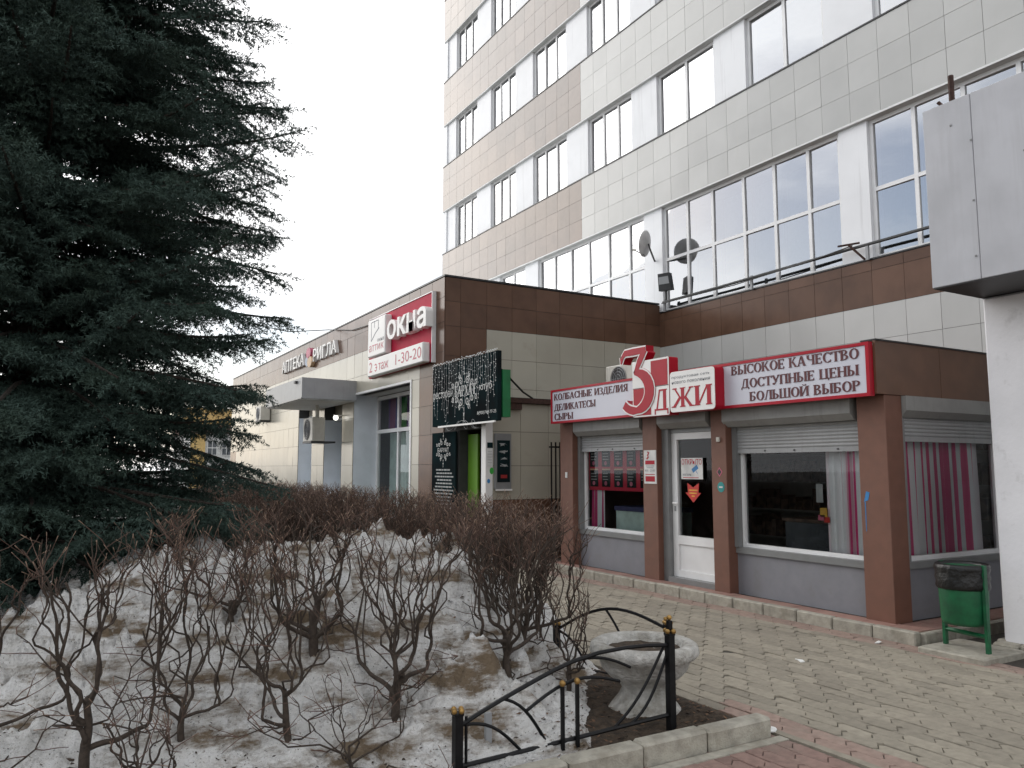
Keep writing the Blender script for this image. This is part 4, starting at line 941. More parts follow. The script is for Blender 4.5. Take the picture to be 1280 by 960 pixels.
MB().prism([(0, 0.07), (0.07, 0), (0.14, 0), (0.14, 0.22), (0, 0.22)], (7.585, KY-0.05, 2.175), (0, 1, 0), (0, 0, 1), (1, 0, 0), 0, 1.91).build('shutter_box', 'shutter_box', ks)
# curtains, counters and goods inside
curtain(ks, WP+0.16, 5.42, 5.95, 0.70, 2.15, 'curtain_stripe_y', 0.03, 40)
curtain(ks, WP+0.16, 10.12, 10.45, 0.70, 1.35, 'curtain_stripe_y', 0.03, 40)
curtain(ks, SY+0.16, 7.64, 9.25, 0.70, 2.15, 'curtain_stripe_x', 0.03, 30, axis='y')
ct = thing('shop_counter', (8.6, 6.4, zb), 'dark glazed counter behind the large shop window', 'counter')
BX('body', 'interior_light', ct, 8.5, 9.1, 5.9, 7.3, zb+0.02, 0.95); BX('top', 'goods', ct, 8.46, 9.14, 5.86, 7.34, 0.95, 0.99); BX('glass_front', 'dark_glass', ct, 8.47, 8.5, 5.9, 7.3, 0.5, 0.94)
sf = thing('goods_shelf', (10.6, 7, zb), 'dim shelving with groceries at the back of the kiosk', 'shelf')
for z in (0.5, 0.95, 1.4, 1.85): BX('shelf_board', 'interior_light', sf, 10.4, 10.88, 5.3, 10.6, z, z+0.03)
gm = MB()
for z in (0.53, 0.98, 1.43, 1.88):
    y = 5.35
    while y < 10.5:
        w_ = random.uniform(0.06, 0.2)
        if random.random() < 0.85: gm.box(10.42, 10.8, y, y+w_*0.9, z+0.001, z+random.uniform(0.12, 0.36))
        y += w_
gm.build('groceries', 'goods', sf)['kind'] = 'stuff'
fz = thing('chest_freezer', (7.95, 9.4, zb), 'pale mint chest counter with navy lid in the left shop window', 'freezer')
BX('body', 'mint', fz, 7.68, 8.3, 8.9, 9.92, zb+0.02, 0.99); BX('lid', 'navy', fz, 7.66, 8.32, 8.88, 9.94, 0.991, 1.06)
mb_ = thing('menu_board', (7.6, 9.8, 1.3), 'red board of black menu cards filling the left shop window', 'menu board')
BX('backing', 'sign_dark_red', mb_, WP+0.105, WP+0.12, 8.88, 10.50, 1.30, 1.98)
for r_ in range(2):
    for k in range(5):
        y1 = 10.42 - k*0.315; z0 = 1.355 + r_*0.315
        c_ = BX('menu_card', 'board_black', mb_, WP+0.098, WP+0.104, y1-0.21, y1, z0, z0+0.26)
        l_ = MB()
        for j in range(3): l_.box(WP+0.095, WP+0.0975, y1-random.uniform(.12, .19), y1-0.03, z0+0.11+0.045*j, z0+0.122+0.045*j)
        l_.build('printed_lines', 'grey_print', c_)
        MB().prism([(0.035*math.cos(j*math.pi/5), 0.035*math.sin(j*math.pi/5)) for j in range(10)], (WP+0.098, y1-0.1, z0+0.055), (0, -1, 0), (0, 0, 1), (-1, 0, 0), 0, 0.002).build('red_picture', 'pink_red', c_)
        BX('tan_edge', 'orange_tan', c_, WP+0.1, WP+0.1045, y1-0.21, y1, z0+0.263, z0+0.285)

# shop sign over the front
sg = thing('grocery_sign', (7.1, 8, 2.38), 'long pale sign with red frame and dark red capitals over the kiosk', 'sign')
BX('sign_box', 'sign_red', sg, SX+0.012, SX+0.06, 4.98, 10.88, 2.375, 2.93)
BX('sign_face', 'sign_face', sg, SX+0.002, SX+0.0115, 5.02, 10.84, 2.41, 2.895)
MB().box(SX-0.008, SX+0.0118, 4.98, 10.88, 2.375, 2.409).box(SX-0.008, SX+0.0118, 4.98, 10.88, 2.896, 2.93).box(SX-0.008, SX+0.0118, 4.98, 5.019, 2.409, 2.896).box(SX-0.008, SX+0.0118, 10.841, 10.88, 2.409, 2.896).build('sign_frame', 'sign_red', sg)
m = MB(); D1 = 0.006
for body, ys_, zs_, wd_, ht_ in (('КОЛБАСНЫЕ ИЗДЕЛИЯ', 10.79, 2.755, 1.93, 0.105), ('ДЕЛИКАТЕСЫ', 10.78, 2.585, 1.14, 0.105), ('СЫРЫ', 10.78, 2.43, 0.54, 0.105), ('ВЫСОКОЕ КАЧЕСТВО', 6.86, 2.772, 1.77, 0.108), ('ДОСТУПНЫЕ ЦЕНЫ', 6.70, 2.60, 1.60, 0.108), ('БОЛЬШОЙ ВЫБОР', 6.58, 2.438, 1.49, 0.108)):
    m = MB(); serif(m, body, FX, (SX+0.002, ys_, zs_), wd_, ht_, 0, D1); m.build('lettering_line', 'sign_letter', sg)
lg = thing('logo_sign', (7.0, 7.9, 2.36), 'raised red and white logo sign with a large figure three over the kiosk door', 'sign')
LX = 6.95
def plate(name, m, y1, y0, z0, z1, d0, d1, r_=0.0, par=None):
    w_, h_ = y1-y0, z1-z0
    if r_: poly = [(cx+r_*math.cos(R(a)), cy+r_*math.sin(R(a))) for cx, cy, s0 in ((w_-r_, h_-r_, 0), (r_, h_-r_, 90), (r_, r_, 180), (w_-r_, r_, 270)) for a in (s0, s0+30, s0+60, s0+90)]
    else: poly = [(0, 0), (w_, 0), (w_, h_), (0, h_)]
    return MB().prism(poly, (LX, y1, z0), FX['u'], FX['v'], FX['nrm'], d0, d1).build(name, m, par or lg)
plate('name_plate_body', 'sign_red', 7.79, 6.98, 2.365, 2.90, -0.15, 0, 0.045); plate('name_plate_face', 'sign_white', 7.79, 6.985, 2.37, 2.895, 0.0005, 0.008, 0.045)
plate('square_body', 'sign_red', 8.55, 7.80, 2.345, 3.115, -0.15, 0.009, 0.02); plate('square_face', 'sign_white', 8.55, 7.80, 2.345, 3.115, 0.0095, 0.014, 0.02)
plate('red_square', 'sign_red', 8.155, 7.825, 2.745, 3.09, 0.0145, 0.018); plate('red_square', 'sign_red', 8.53, 8.165, 2.365, 2.735, 0.0145, 0.018)
def three(sc_=1.0):
    pts = [(0.02, 0.90), (0.10, 0.965), (0.30, 0.965), (0.62, 0.965)]; wd = [0.03, 0.05, 0.055, 0.05]
    pts2 = [(0.60, 0.97), (0.47, 0.80), (0.36, 0.63)]; w2 = [0.055, 0.06, 0.035]
    pts3 = [(0.34, 0.635)]; w3 = [0.02]
    for k in range(17):
        a = R(90 - k*230/16); pts3.append((0.34+0.36*math.cos(a), 0.33+0.30*math.sin(a))); w3.append(0.035+0.075*max(0, math.cos(a))**0.8 + (0.03 if k > 12 else 0))
    pts4 = [(0.02, 0.90), (0.0, 0.80)]; w4 = [0.05, 0.012]
    return [(pts, wd), (pts2, w2), (pts3, w3), (pts4, w4)]
def draw3(name, mm, grow, d0, d1):
    mb = MB()
    for i, (pts, wd) in enumerate(three()):
        p_ = [(x*0.86, y*0.88) for x, y in pts]; add_strip(mb, p_, [q*0.86+grow for q in wd], FX, (LX, 8.78, 2.41), d0, d1+0.0003*i)
    return mb.build(name, mm, lg)
draw3('figure_body', 'sign_red', 0.022, -0.12, 0.0185); draw3('figure_outline', 'sign_white', 0.02, 0.0205, 0.024); draw3('figure_three', 'sign_red', 0.0, 0.0255, 0.03)
m = MB(); serif(m, 'Д', FX, (LX-0.0142, 8.09, 2.41), 0.29, 0.28, 0, 0.004); serif(m, 'ЖИ', FX, (LX-0.0082, 7.75, 2.43), 0.73, 0.25, 0, 0.004); m.build('red_letters', 'sign_red', lg)
m = MB(); sans(m, 'продуктовая сеть', FX, (LX-0.0082, 7.75, 2.797), 0.69, 0.035, 0, 0.002); m.build('small_lettering', 'slate_text', lg); m = MB(); sans(m, 'нового поколения', FX, (LX-0.0082, 7.75, 2.735), 0.69, 0.035, 0, 0.002); m.build('small_lettering', 'slate_text', lg)
m = MB(); m.box(LX-0.0165, LX-0.0145, 7.805, 8.155, 2.735, 2.742).box(LX-0.0165, LX-0.0145, 8.165, 8.54, 2.738, 2.745).build('divider_line', 'dark_plastic', lg)
aircon((8.25, 10.1, 2.92), 0.33, 0.80, 0.48, 'air conditioner unit on the kiosk roof behind the logo sign')

# notices and stickers on the kiosk
hs = thing('opening_hours_notice', (7.29, 8.6, 1.43), 'white opening hours notice with red print on the kiosk column', 'notice')
BX('sheet', 'paper', hs, KX-0.010, KX-0.001, 8.50, 8.76, 1.43, 1.90)
m = MB(); m.box(KX-0.012, KX-0.0105, 8.53, 8.73, 1.70, 1.755).box(KX-0.012, KX-0.0105, 8.53, 8.73, 1.46, 1.535).box(KX-0.012, KX-0.0105, 8.53, 8.73, 1.555, 1.565); add_strip(m, [(0, 0), (0.04, 0.03), (0.02, 0.05), (0.05, 0.09), (0.02, 0.10)], 0.012, FX, (KX-0.0105, 8.70, 1.775), 0, 0.002); m.build('red_print', 'sign_red', hs)
m = MB(); sans(m, '8:00 - 21:00', FX, (KX-0.0105, 8.74, 1.60), 0.21, 0.03, 0, 0.001); m.box(KX-0.0118, KX-0.0105, 8.54, 8.72, 1.675, 1.682).box(KX-0.0118, KX-0.0105, 8.56, 8.70, 1.65, 1.657); m.build('grey_print', 'slate_text', hs)
on = thing('open_notice', (7.44, 7.95, 1.5), 'white открыто notice with a blue tag on the kiosk door', 'notice')
dz_ = dX-0.004
BX('sheet', 'paper', on, dz_, dz_+0.003, 7.75, 8.165, 1.50, 1.785)
m = MB(); sans(m, 'ОТКРЫТО', FX, (dz_, 8.15, 1.695), 0.385, 0.075, 0, 0.002, 0.008); m.box(dz_-0.002, dz_-0.0002, 7.83, 8.13, 1.515, 1.525); m.build('lettering', 'sign_dark_red', on)
m = MB(); m.prism([(0, 0), (0.10, 0.06), (0.07, 0.11), (-0.03, 0.05)], (dz_, 7.93, 1.585), FX['u'], FX['v'], FX['nrm'], 0, 0.002).prism([(0.06, 0.01), (0.09, -0.02), (0.06, 0.03)], (dz_, 7.93, 1.585), FX['u'], FX['v'], FX['nrm'], 0, 0.002).build('blue_tag', 'blue_mark', on)
m = MB(); sans(m, 'магазин', FX, (dz_, 8.13, 1.545), 0.16, 0.03, 0, 0.002); m.build('small_print', 'slate_text', on)
ar = thing('arrow_sticker', (7.44, 7.94, 1.19), 'red downward arrow sticker with yellow print on the kiosk door', 'sticker')
MB().prism([(-0.11, 0.26), (-0.10, 0.13), (-0.15, 0.13), (0, 0), (0.15, 0.13), (0.10, 0.13), (0.11, 0.26), (0, 0.20)][::-1], (dz_+0.003, 7.94, 1.19), FX['u'], FX['v'], FX['nrm'], 0, 0.003).build('arrow', 'bright_red', ar)
m = MB(); m.box(dz_-0.0015, dz_-0.0002, 7.86, 8.02, 1.345, 1.362).box(dz_-0.0015, dz_-0.0002, 7.87, 8.01, 1.305, 1.322).box(dz_-0.0015, dz_-0.0002, 7.91, 7.97, 1.268, 1.283).build('yellow_print', 'yellow_print', ar)
t_ = thing('round_sticker', (7.29, 7.28, 1.4), 'round teal sticker on the column right of the door', 'sticker')
MB().prism([(0.06*math.cos(k*math.pi/8), 0.065*math.sin(k*math.pi/8)) for k in range(16)], (KX, 7.28, 1.41), FX['u'], FX['v'], FX['nrm'], 0.001, 0.004).build('disc', 'teal', t_); MB().box(KX-0.006, KX-0.0045, 7.25, 7.31, 1.40, 1.42).build('white_print', 'paper', t_)
t_ = thing('diamond_sticker', (7.29, 7.30, 1.6), 'small black diamond sticker with red rim above the teal sticker', 'sticker')
MB().prism([(0, -0.06), (0.05, 0), (0, 0.06), (-0.05, 0)], (KX, 7.30, 1.60), FX['u'], FX['v'], FX['nrm'], 0.001, 0.003).build('rim', 'pink_red', t_); MB().prism([(0, -0.042), (0.035, 0), (0, 0.042), (-0.035, 0)], (KX, 7.30, 1.60), FX['u'], FX['v'], FX['nrm'], 0.0032, 0.005).build('centre', 'dark_plastic', t_)
tag(BB('doorbell_box', 'ac_white', None, KX-0.03, KX-0.001, 7.27, 7.32, 1.98, 2.04, b=0.004), 'tiny white box high on the column right of the door', 'box')
tag(BB('meter_box', 'paper', None, KX-0.012, KX-0.001, 10.70, 10.76, 1.49, 1.58, b=0.002), 'small white tag on the leftmost kiosk column', 'tag')
m = MB(); m.prism([(0, 0), (0.05, 0.02), (0.07, 0.10), (0.03, 0.11)], (KX, 5.26, 1.30), FX['u'], FX['v'], FX['nrm'], 0.0005, 0.002); m.prism([(0.01, -0.3), (0.018, -0.3), (0.02, 0), (0.008, 0)], (KX, 5.26, 1.30), FX['u'], FX['v'], FX['nrm'], 0.0005, 0.0018)
tag(m.build('paint_smear', 'blue_mark', base=(KX, 5.26, 1.3)), 'blue paint smear on the corner column of the kiosk', 'paint mark')
t_ = thing('toy_flowers', (7.62, 6.05, 1.1), 'yellow and red packets hanging at the curtain edge in the shop window', 'packet')
for a, b, c, d, mm in ((5.93, 6.02, 1.10, 1.20, 'yellow_print'), (5.96, 6.05, 1.06, 1.12, 'pink_red'), (5.90, 5.97, 1.04, 1.10, 'bright_red')): BX('packet', mm, t_, WP+0.115, WP+0.125, a, b, c, d)
tag(BX('price_card', 'grey_print', None, WP+0.11, WP+0.114, 5.97, 6.06, 1.26, 1.47), 'grey printed card beside the striped curtain in the shop window', 'card')

# ================================================================== WHITE COLUMN AND CANOPY AT THE RIGHT
wc = thing('white_column', (8.2, 3.4, 0), 'thick white rendered column at the right edge beside the bin', 'column')
MB().bbox(7.65, 9.0, 2.2, 4.13, 0.05, 3.275, b=0.02).build('shaft', 'concrete_column', wc)
m = MB()
for k in range(9): 
    yy = 2.2+k*0.22; m.bbox(7.55+random.uniform(-.03, .03), 7.75, yy, yy+0.215, -0.03, random.uniform(0.06, 0.11), b=0.02)
m.bbox(7.64, 8.9, 4.05, 4.2, -0.03, 0.08, b=0.02).build('broken_footing', 'kerb', wc)
cp = thing('portal_canopy', (7.5, 3.4, 3.28), 'big grey metal portal canopy resting on the white column', 'canopy')
BB('front_panel', 'canopy_panel', cp, 6.90, 6.94, 3.72, 4.16, 3.29, 4.98, b=0.004); BB('front_panel', 'canopy_panel', cp, 6.90, 6.94, 2.60, 3.716, 3.29, 4.98, b=0.004); BB('front_panel', 'canopy_panel', cp, 6.90, 6.94, 1.4, 2.596, 3.29, 4.98, b=0.004)
BX('body', 'metal_grey', cp, 6.942, 10.5, 1.4, 4.155, 3.30, 4.96); BX('edge_trim', 'dark_plastic', cp, 6.905, 7.9, 1.4, 4.15, 3.28, 3.289)
m = MB()
for (yy, zz) in ((3.74, 4.0), (3.73, 4.55), (3.75, 3.5), (3.9, 4.75), (3.3, 4.3)): m.box(6.894, 6.899, yy-0.008, yy+0.008, zz-0.008, zz+0.008)
m.build('screw_heads', 'frame_grey', cp)
rp_ = thing('rusty_post', (7.3, 4.33, 4.96), 'short rusty steel post standing on the grey canopy', 'post')
MB().tube([(7.3, 4.1, 4.96), (7.3, 4.1, 5.42)], 0.026, 6).build('post', 'rust', rp_); MB().tube([(7.22, 4.14, 4.97), (7.22, 4.14, 5.10), (7.2, 4.18, 5.16)], 0.018, 5).build('stub', 'rust', rp_); BX('foot_plate', 'rust', rp_, 7.1, 7.4, 4.03, 4.155, 4.961, 4.975)

# ================================================================== LITTER BIN
bi = thing('litter_bin', (7.02, 4.2, 0.05), 'green metal litter bin on legs lined with a black bag', 'bin')
bc = (7.12, 4.17)
m = MB().lathe([(0.175, 0.0), (0.19, 0.03), (0.20, 0.30), (0.205, 0.50), (0.20, 0.505)], (bc[0], bc[1], 0.27), 28); m.build('drum', 'bin_green', bi, smooth=True)
ax = Vector((0.08, 0.45, 0)).normalized()
for s_ in (-1, 1):
    q = Vector((bc[0], bc[1], 0)) + ax*0.215*s_; nn = Vector((-ax.y, ax.x, 0))
    MB().box(q.x-0.022, q.x+0.022, q.y-0.014, q.y+0.014, 0.052, 0.80).build('leg', 'bin_green', bi)
q0 = Vector((bc[0], bc[1], 0)) - ax*0.20; q1 = Vector((bc[0], bc[1], 0)) + ax*0.20
MB().tube([(q0.x, q0.y, 0.19), (q1.x, q1.y, 0.19)], 0.02, 4).build('crossbar', 'bin_green', bi)
bg_ = MB(); n = 48
def bagr(an, z): return 0.045*mnoise.noise(Vector((math.cos(an)*3, math.sin(an)*3, z*9))) + 0.03*mnoise.noise(Vector((math.cos(an)*9, math.sin(an)*9, z*25)))
bg_.lathe([(0.21, 0.58), (0.222, 0.60), (0.215, 0.64), (0.222, 0.68), (0.214, 0.72), (0.225, 0.755), (0.222, 0.785), (0.205, 0.80), (0.185, 0.78), (0.17, 0.66), (0.12, 0.62)], (bc[0], bc[1], 0.0), n, bagr); bg_.build('bag', 'bag', bi, smooth=True)
sl = MB().bbox(6.84, 7.5, 3.86, 4.46, -0.03, 0.05, b=0.012); tag(sl.build('paving_slab', 'kerb', base=(7.1, 4.15, 0)), 'worn concrete slab under the green bin', 'slab')
for (x, y, a, lb) in ((6.86, 4.86, 0.3, 'white paper scrap on the pavement near the shop kerb'), (5.63, 4.75, 1.2, 'small white paper scrap out on the grey pavers'), (4.02, 3.62, 0.6, 'crumpled white scrap by the planting bed corner')):
    m = MB(); c, s_ = math.cos(a), math.sin(a); pts = [(-.05, -.018), (.0, -.024), (.055, -.008), (.05, .018), (.01, .014), (-.045, .02)]
    for dz in (0.006, 0.012): m.v += [(x+p*c-q*s_, y+p*s_+q*c, dz+0.004*math.sin(i*2.2)) for i, (p, q) in enumerate(pts)]
    m.f = [tuple(range(6, 12)), tuple(range(0, 6))[::-1]] + [(i, (i+1) % 6, 6+(i+1) % 6, 6+i) for i in range(6)]
    tag(m.build('paper_scrap', 'paper', base=(x, y, 0)), lb, 'litter')

# ================================================================== FENCE AND PLANTER
def post(par, x, y, z0, zt, finial):
    pm_ = MB().box(x-0.022, x+0.022, y-0.022, y+0.022, z0, zt).bbox(x-0.027, x+0.027, y-0.027, y+0.027, zt-0.015, zt+0.001, b=0.004)
    if finial: pm_.bbox(x-0.016, x+0.016, y-0.016, y+0.016, zt+0.02, zt+0.075, b=0.005)
    p_ = pm_.build('post', 'iron', par); b_ = MB()
    for k in range(4): a = k*math.pi/2+0.4; b_.sphere((x+0.027*math.cos(a), y+0.027*math.sin(a), zt+0.012), 0.016, 8, 5)
    if finial: b_.sphere((x, y, zt+0.092), 0.017, 8, 5); b_.sphere((x-0.022, y+0.01, zt+0.085), 0.013, 8, 5)
    b_.build('gilt_balls', 'gold', p_, smooth=True)
PF = Vector((3.34, 3.80, 0)); 
fa = thing('low_fence', (2.6, 3.8, 0.05), 'low black iron fence with arched bars and gilt balls at the bed front', 'fence')
post(fa, 3.34, 3.80, 0.02, 0.64, True); post(fa, 1.89, 3.80, 0.02, 0.385, False)
def bar(name, pts, r_=0.0095): return MB().tube(pts, r_, 6).build(name, 'iron', fa)
P = lambda x, z, dy=0.0: (x, 3.80+dy, z)
bar('top_arch', [P(1.91, 0.32), P(2.02, 0.365), P(2.12, 0.402), P(2.25, 0.447), P(2.38, 0.49), P(2.50, 0.527), P(2.62, 0.557), P(2.80, 0.583), P(2.99, 0.59), P(3.15, 0.585), P(3.32, 0.57)], 0.012)
bar('bottom_rail', [P(1.91, 0.115), P(2.6, 0.135), P(3.32, 0.158)], 0.012)
arcq = lambda x0, z0, x1, z1, bul, n=8: [P(x0+(x1-x0)*k/n, z0+(z1-z0)*k/n + bul*math.sin(math.pi*k/n), 0.013) for k in range(n+1)]
bar('scroll_bar', arcq(1.93, 0.315, 2.28, 0.125, 0.055)); bar('scroll_bar', arcq(2.16, 0.415, 2.45, 0.13, 0.06)); bar('scroll_bar', arcq(2.32, 0.33, 2.96, 0.40, 0.085, 10))
bar('scroll_bar', arcq(3.30, 0.56, 2.92, 0.145, -0.05)); bar('scroll_bar', arcq(3.32, 0.50, 3.05, 0.15, -0.06)); bar('scroll_bar', arcq(2.62, 0.556, 3.04, 0.47, 0.035))
for x in (2.53, 2.63): b_ = MB().box(x-0.009, x+0.009, 3.768, 3.786, 0.095, 0.44).build('centre_bar', 'iron', fa); MB().sphere((x, 3.777, 0.452), 0.019, 8, 5).build('gilt_ball', 'gold', b_, smooth=True)
bar('side_bar', [P(1.94, 0.36), P(1.94, 0.10)], 0.009)
fb = thing('side_fence', (3.83, 5.0, 0.0), 'second fence panel with one arch behind the stone planter', 'fence')
FA, FB_ = Vector((4.0, 4.57, 0)), Vector((3.65, 5.53, 0))
post(fb, FA.x, FA.y, -0.02, 0.50, False); post(fb, FB_.x, FB_.y, -0.02, 0.37, False)
fa2 = fa; fa = fb
def Q(t, z, d=0.0): p_ = FA.lerp(FB_, t); return (p_.x-d, p_.y-d*0.3, z)
bar('top_arch', [Q(0.02+0.96*k/12, 0.47-0.13*k/12 + 0.15*math.sin(math.pi*k/12)) for k in range(13)], 0.012)
bar('bottom_rail', [Q(0.02, 0.08), Q(0.98, 0.04)], 0.012)
bar('scroll_bar', [Q(0.52-0.26*k/8, 0.55-0.46*k/8+0.05*math.sin(math.pi*k/8), .013) for k in range(9)]); bar('scroll_bar', [Q(0.02+0.3*k/8, 0.43-0.36*k/8+0.07*math.sin(math.pi*k/8), .013) for k in range(9)]); bar('scroll_bar', [Q(0.98-0.3*k/8, 0.33-0.28*k/8+0.07*math.sin(math.pi*k/8), .013) for k in range(9)])
stk = tag(MB().box(2.13, 2.165, 3.93, 3.955, 0.03, 0.31).build('wooden_stake', 'metal_grey', base=(2.15, 3.94, 0.05)), 'short grey stake stuck in the snow behind the fence', 'stake')
pl = thing('stone_planter', (3.50, 4.24, 0.05), 'weathered white concrete urn planter filled with soil inside the bed', 'planter')
def wob(an, z): return 0.012*mnoise.noise(Vector((math.cos(an)*2, math.sin(an)*2, z*6)))
MB().lathe([(0.25, -0.05), (0.255, 0.02), (0.225, 0.06), (0.175, 0.12), (0.15, 0.17), (0.17, 0.21), (0.235, 0.25), (0.285, 0.30), (0.305, 0.36), (0.345, 0.385), (0.365, 0.41), (0.355, 0.455), (0.33, 0.47), (0.275, 0.465), (0.262, 0.43), (0.25, 0.405)], (3.50, 4.24, 0.025), 40, wob).build('urn', 'planter', pl, smooth=True)
m = MB(); n = 26
for k in range(6):
    for j in range(n):
        r_ = 0.268*k/5+1e-3; an = 2*math.pi*j/n; m.v.append((3.50+r_*math.cos(an), 4.24+r_*math.sin(an), 0.44+0.025*mnoise.noise(Vector((r_*12*math.cos(an), r_*12*math.sin(an), 0)))))
for k in range(5):
    for j in range(n): a = k*n+j; b = k*n+(j+1) % n; m.f.append((a, a+n, b+n, b))
m.build('soil_fill', 'soil', pl, smooth=True)

# ================================================================== BARE SHRUBS
def wander(rg, p0, p1, n, jit):
    p0, p1 = Vector(p0), Vector(p1); pts = [p0]; L_ = (p1-p0).length
    off = Vector((0, 0, 0))
    for k in range(1, n+1):
        t = k/n; off = off*0.6 + Vector((rg.gauss(0, jit), rg.gauss(0, jit), rg.gauss(0, jit*0.6)))*L_
        pts.append(p0.lerp(p1, t) + off*(1 - 0.6*t))
    return pts
def chaikin(p, r_):
    q, w_ = [p[0]], [r_[0]]
    for a, b, ra, rb in zip(p, p[1:], r_, r_[1:]):
        q += [a.lerp(b, 0.25), a.lerp(b, 0.75)]; w_ += [ra*0.75+rb*0.25, ra*0.25+rb*0.75]
    return q + [p[-1]], w_ + [r_[-1]]
def make_shrub(seed, H, rad, limbs=6, branches=6, twigs=9, lean=(0, 0), thick=1.0, spread=1.0, low=4):
    """geometry of one pruned bare shrub around the origin: stems, twigs, pale cut tips"""
    rg = random.Random(seed); S, T, C = MB(), MB(), MB()
    zc = H*rg.uniform(0.16, 0.26); tk = wander(rg, (0, 0, -0.14), (lean[0]*0.4, lean[1]*0.4, zc), 4, 0.05)
    S.tube(*chaikin(tk, [0.027*thick, 0.021*thick, 0.020*thick, 0.016*thick, 0.013*thick]), 7)
    def twig(p, tgt, r0, n=3):
        pts = wander(rg, p, tgt, n, 0.06); rr = [r0*(1-0.45*k/n) for k in range(n+1)]
        T.tube(pts, rr, 4, False)
        e, d = pts[-1], (pts[-1]-pts[-2]); d = d.normalized() if d.length > 1e-6 else Vector((0, 0, 1))
        if rg.random() < 0.75: C.tube([e - d*0.012, e + d*rg.uniform(0.008, 0.028)], rr[-1]*1.25, 4)
    for l in range(limbs):
        a = 6.283*(l + rg.uniform(-.3, .3))/limbs; rr = rad*rg.uniform(0.2, 0.85)*spread
        st = tk[2].lerp(tk[4], rg.random()); en = Vector((lean[0]+rr*math.cos(a), lean[1]+rr*math.sin(a), H*rg.uniform(0.45, 0.82)))
        if rg.random() < 0.55: mid = st.lerp(en, 0.4) + Vector((rr*0.5*math.cos(a), rr*0.5*math.sin(a), -0.1*H)); lp = wander(rg, st, mid, 5, 0.05) + wander(rg, mid, en, 7, 0.045)[1:]
        else: lp = wander(rg, st, en, 11, 0.042)
        n = len(lp); S.tube(*chaikin(lp, [thick*(0.0095 - 0.0058*k/(n-1))*(1+0.3*rg.random()) for k in range(n)]), 6)
        for b in range(branches):
            i = rg.randint(n//3, n-1); p = lp[i]; a2 = a + rg.uniform(-1.3, 1.3); r2 = rad*rg.uniform(0.15, 0.42)
            e = p + Vector((r2*math.cos(a2), r2*math.sin(a2), 0)); e.z = H*rg.uniform(0.80, 0.97)
            bp = wander(rg, p, e, 7, 0.085); S.tube(*chaikin(bp, [thick**0.5*(0.0050 - 0.0028*k/7)*(1+0.25*rg.random()) for k in range(8)]), 5, False)
            for t in range(twigs):
                i2 = rg.randint(2, 6); q = bp[i2].lerp(bp[i2+1], rg.random()); a3 = rg.uniform(0, 6.283); ln = rg.uniform(0.05, 0.24)
                up = rg.uniform(0.35, 1.0); e3 = q + Vector((math.cos(a3)*ln*(1-up*0.6), math.sin(a3)*ln*(1-up*0.6), ln*up))
                e3.z = min(e3.z, H + rg.gauss(0, 0.035)); twig(q, e3, rg.uniform(0.0018, 0.0032))
    for k in range(low):                                              # thin straggling low shoots
        a = rg.uniform(0, 6.283); p = tk[rg.randint(1, 4)]; ln = rg.uniform(0.2, 0.55)
        e = p + Vector((math.cos(a)*ln, math.sin(a)*ln, rg.uniform(-0.05, 0.4))); bp = wander(rg, p, e, 6, 0.10); S.tube(bp, [0.006-0.0035*j/6 for j in range(7)], 5, False)
        for j in range(5):
            q = bp[rg.randint(2, 6)]; a = rg.uniform(0, 6.283); l2 = rg.uniform(0.06, 0.2); twig(q, q+Vector((math.cos(a)*l2, math.sin(a)*l2, rg.uniform(-.3, 1)*l2)), 0.003)
    return S, T, C
def place_shrub(geo, x, y, z, label, group=None, rot=0.0, meshes=None):
    t = thing('bare_shrub', (x, y, z), label, 'shrub', group); t.rotation_euler = (0, 0, rot)
    if meshes is None: meshes = [g_.mesh(nm, (0, 0, 0), True) for g_, nm in zip(geo, ('stems', 'twigs', 'cut_tips'))]
    for me, nm, mm in zip(meshes, ('stems', 'twigs', 'cut_tips'), ('bark', 'twig', 'cut_tip')):
        o = bpy.data.objects.new(nm, me); COL.objects.link(o); o.parent = t; BASE[o] = BASE[t]
        if not me.materials: me.materials.append(MATS[mm])
        o['kind'] = 'stuff'
    return meshes
ZT = 1.42
def zs(x, y): return max(snow_h(x, y), soil_h(x, y)) + 0.04
NEAR = [(1.80, 4.37, 0.44, 6, 4, 6, 1.3, 'bare shrub with a stout forked trunk in the middle of the snow bank', (0.05, 0.1)),
        (1.18, 4.41, 0.36, 5, 4, 6, 1.0, 'bare shrub with a bent trunk just left of the stout forked shrub', (-0.05, 0.05)),
        (0.70, 4.78, 0.30, 5, 4, 8, 0.95, 'slim upright bare shrub third from the left edge', (0.0, 0.0)),
        (0.26, 4.74, 0.44, 5, 3, 5, 1.35, 'dark crooked bare shrub with a thick stump near the left edge', (-0.06, 0.1)),
        (-0.25, 5.00, 0.40, 4, 3, 5, 1.0, 'bare shrub cut by the left edge of the picture', (0.1, 0.0)),
        (1.50, 4.95, 0.46, 5, 4, 6, 1.5, 'bare shrub with a knobbly trunk leaning over the snow crest', (-0.1, 0.1)),
        (2.68, 4.62, 0.42, 7, 6, 8, 1.3, 'dense bare shrub at the right foot of the snow bank', (0.0, 0.1)),
        (2.98, 4.92, 0.42, 7, 6, 8, 1.2, 'dense bare shrub right behind the side fence panel', (0.0, 0.0)),
        (1.10, 5.70, 0.45, 5, 4, 7, 1.0, 'reddish bare shrub behind the snow crest next to the spruce', (0.0, 0.0))]
rgn = random.Random(3)
for k, (x, y, rad, li, br, tw_, th_, lb, ln) in enumerate(NEAR):
    z = zs(x, y); place_shrub(make_shrub(100+k, ZT - z - rgn.uniform(0, 0.16), rad*1.15, li, br, tw_, ln, th_), x, y, z, lb)
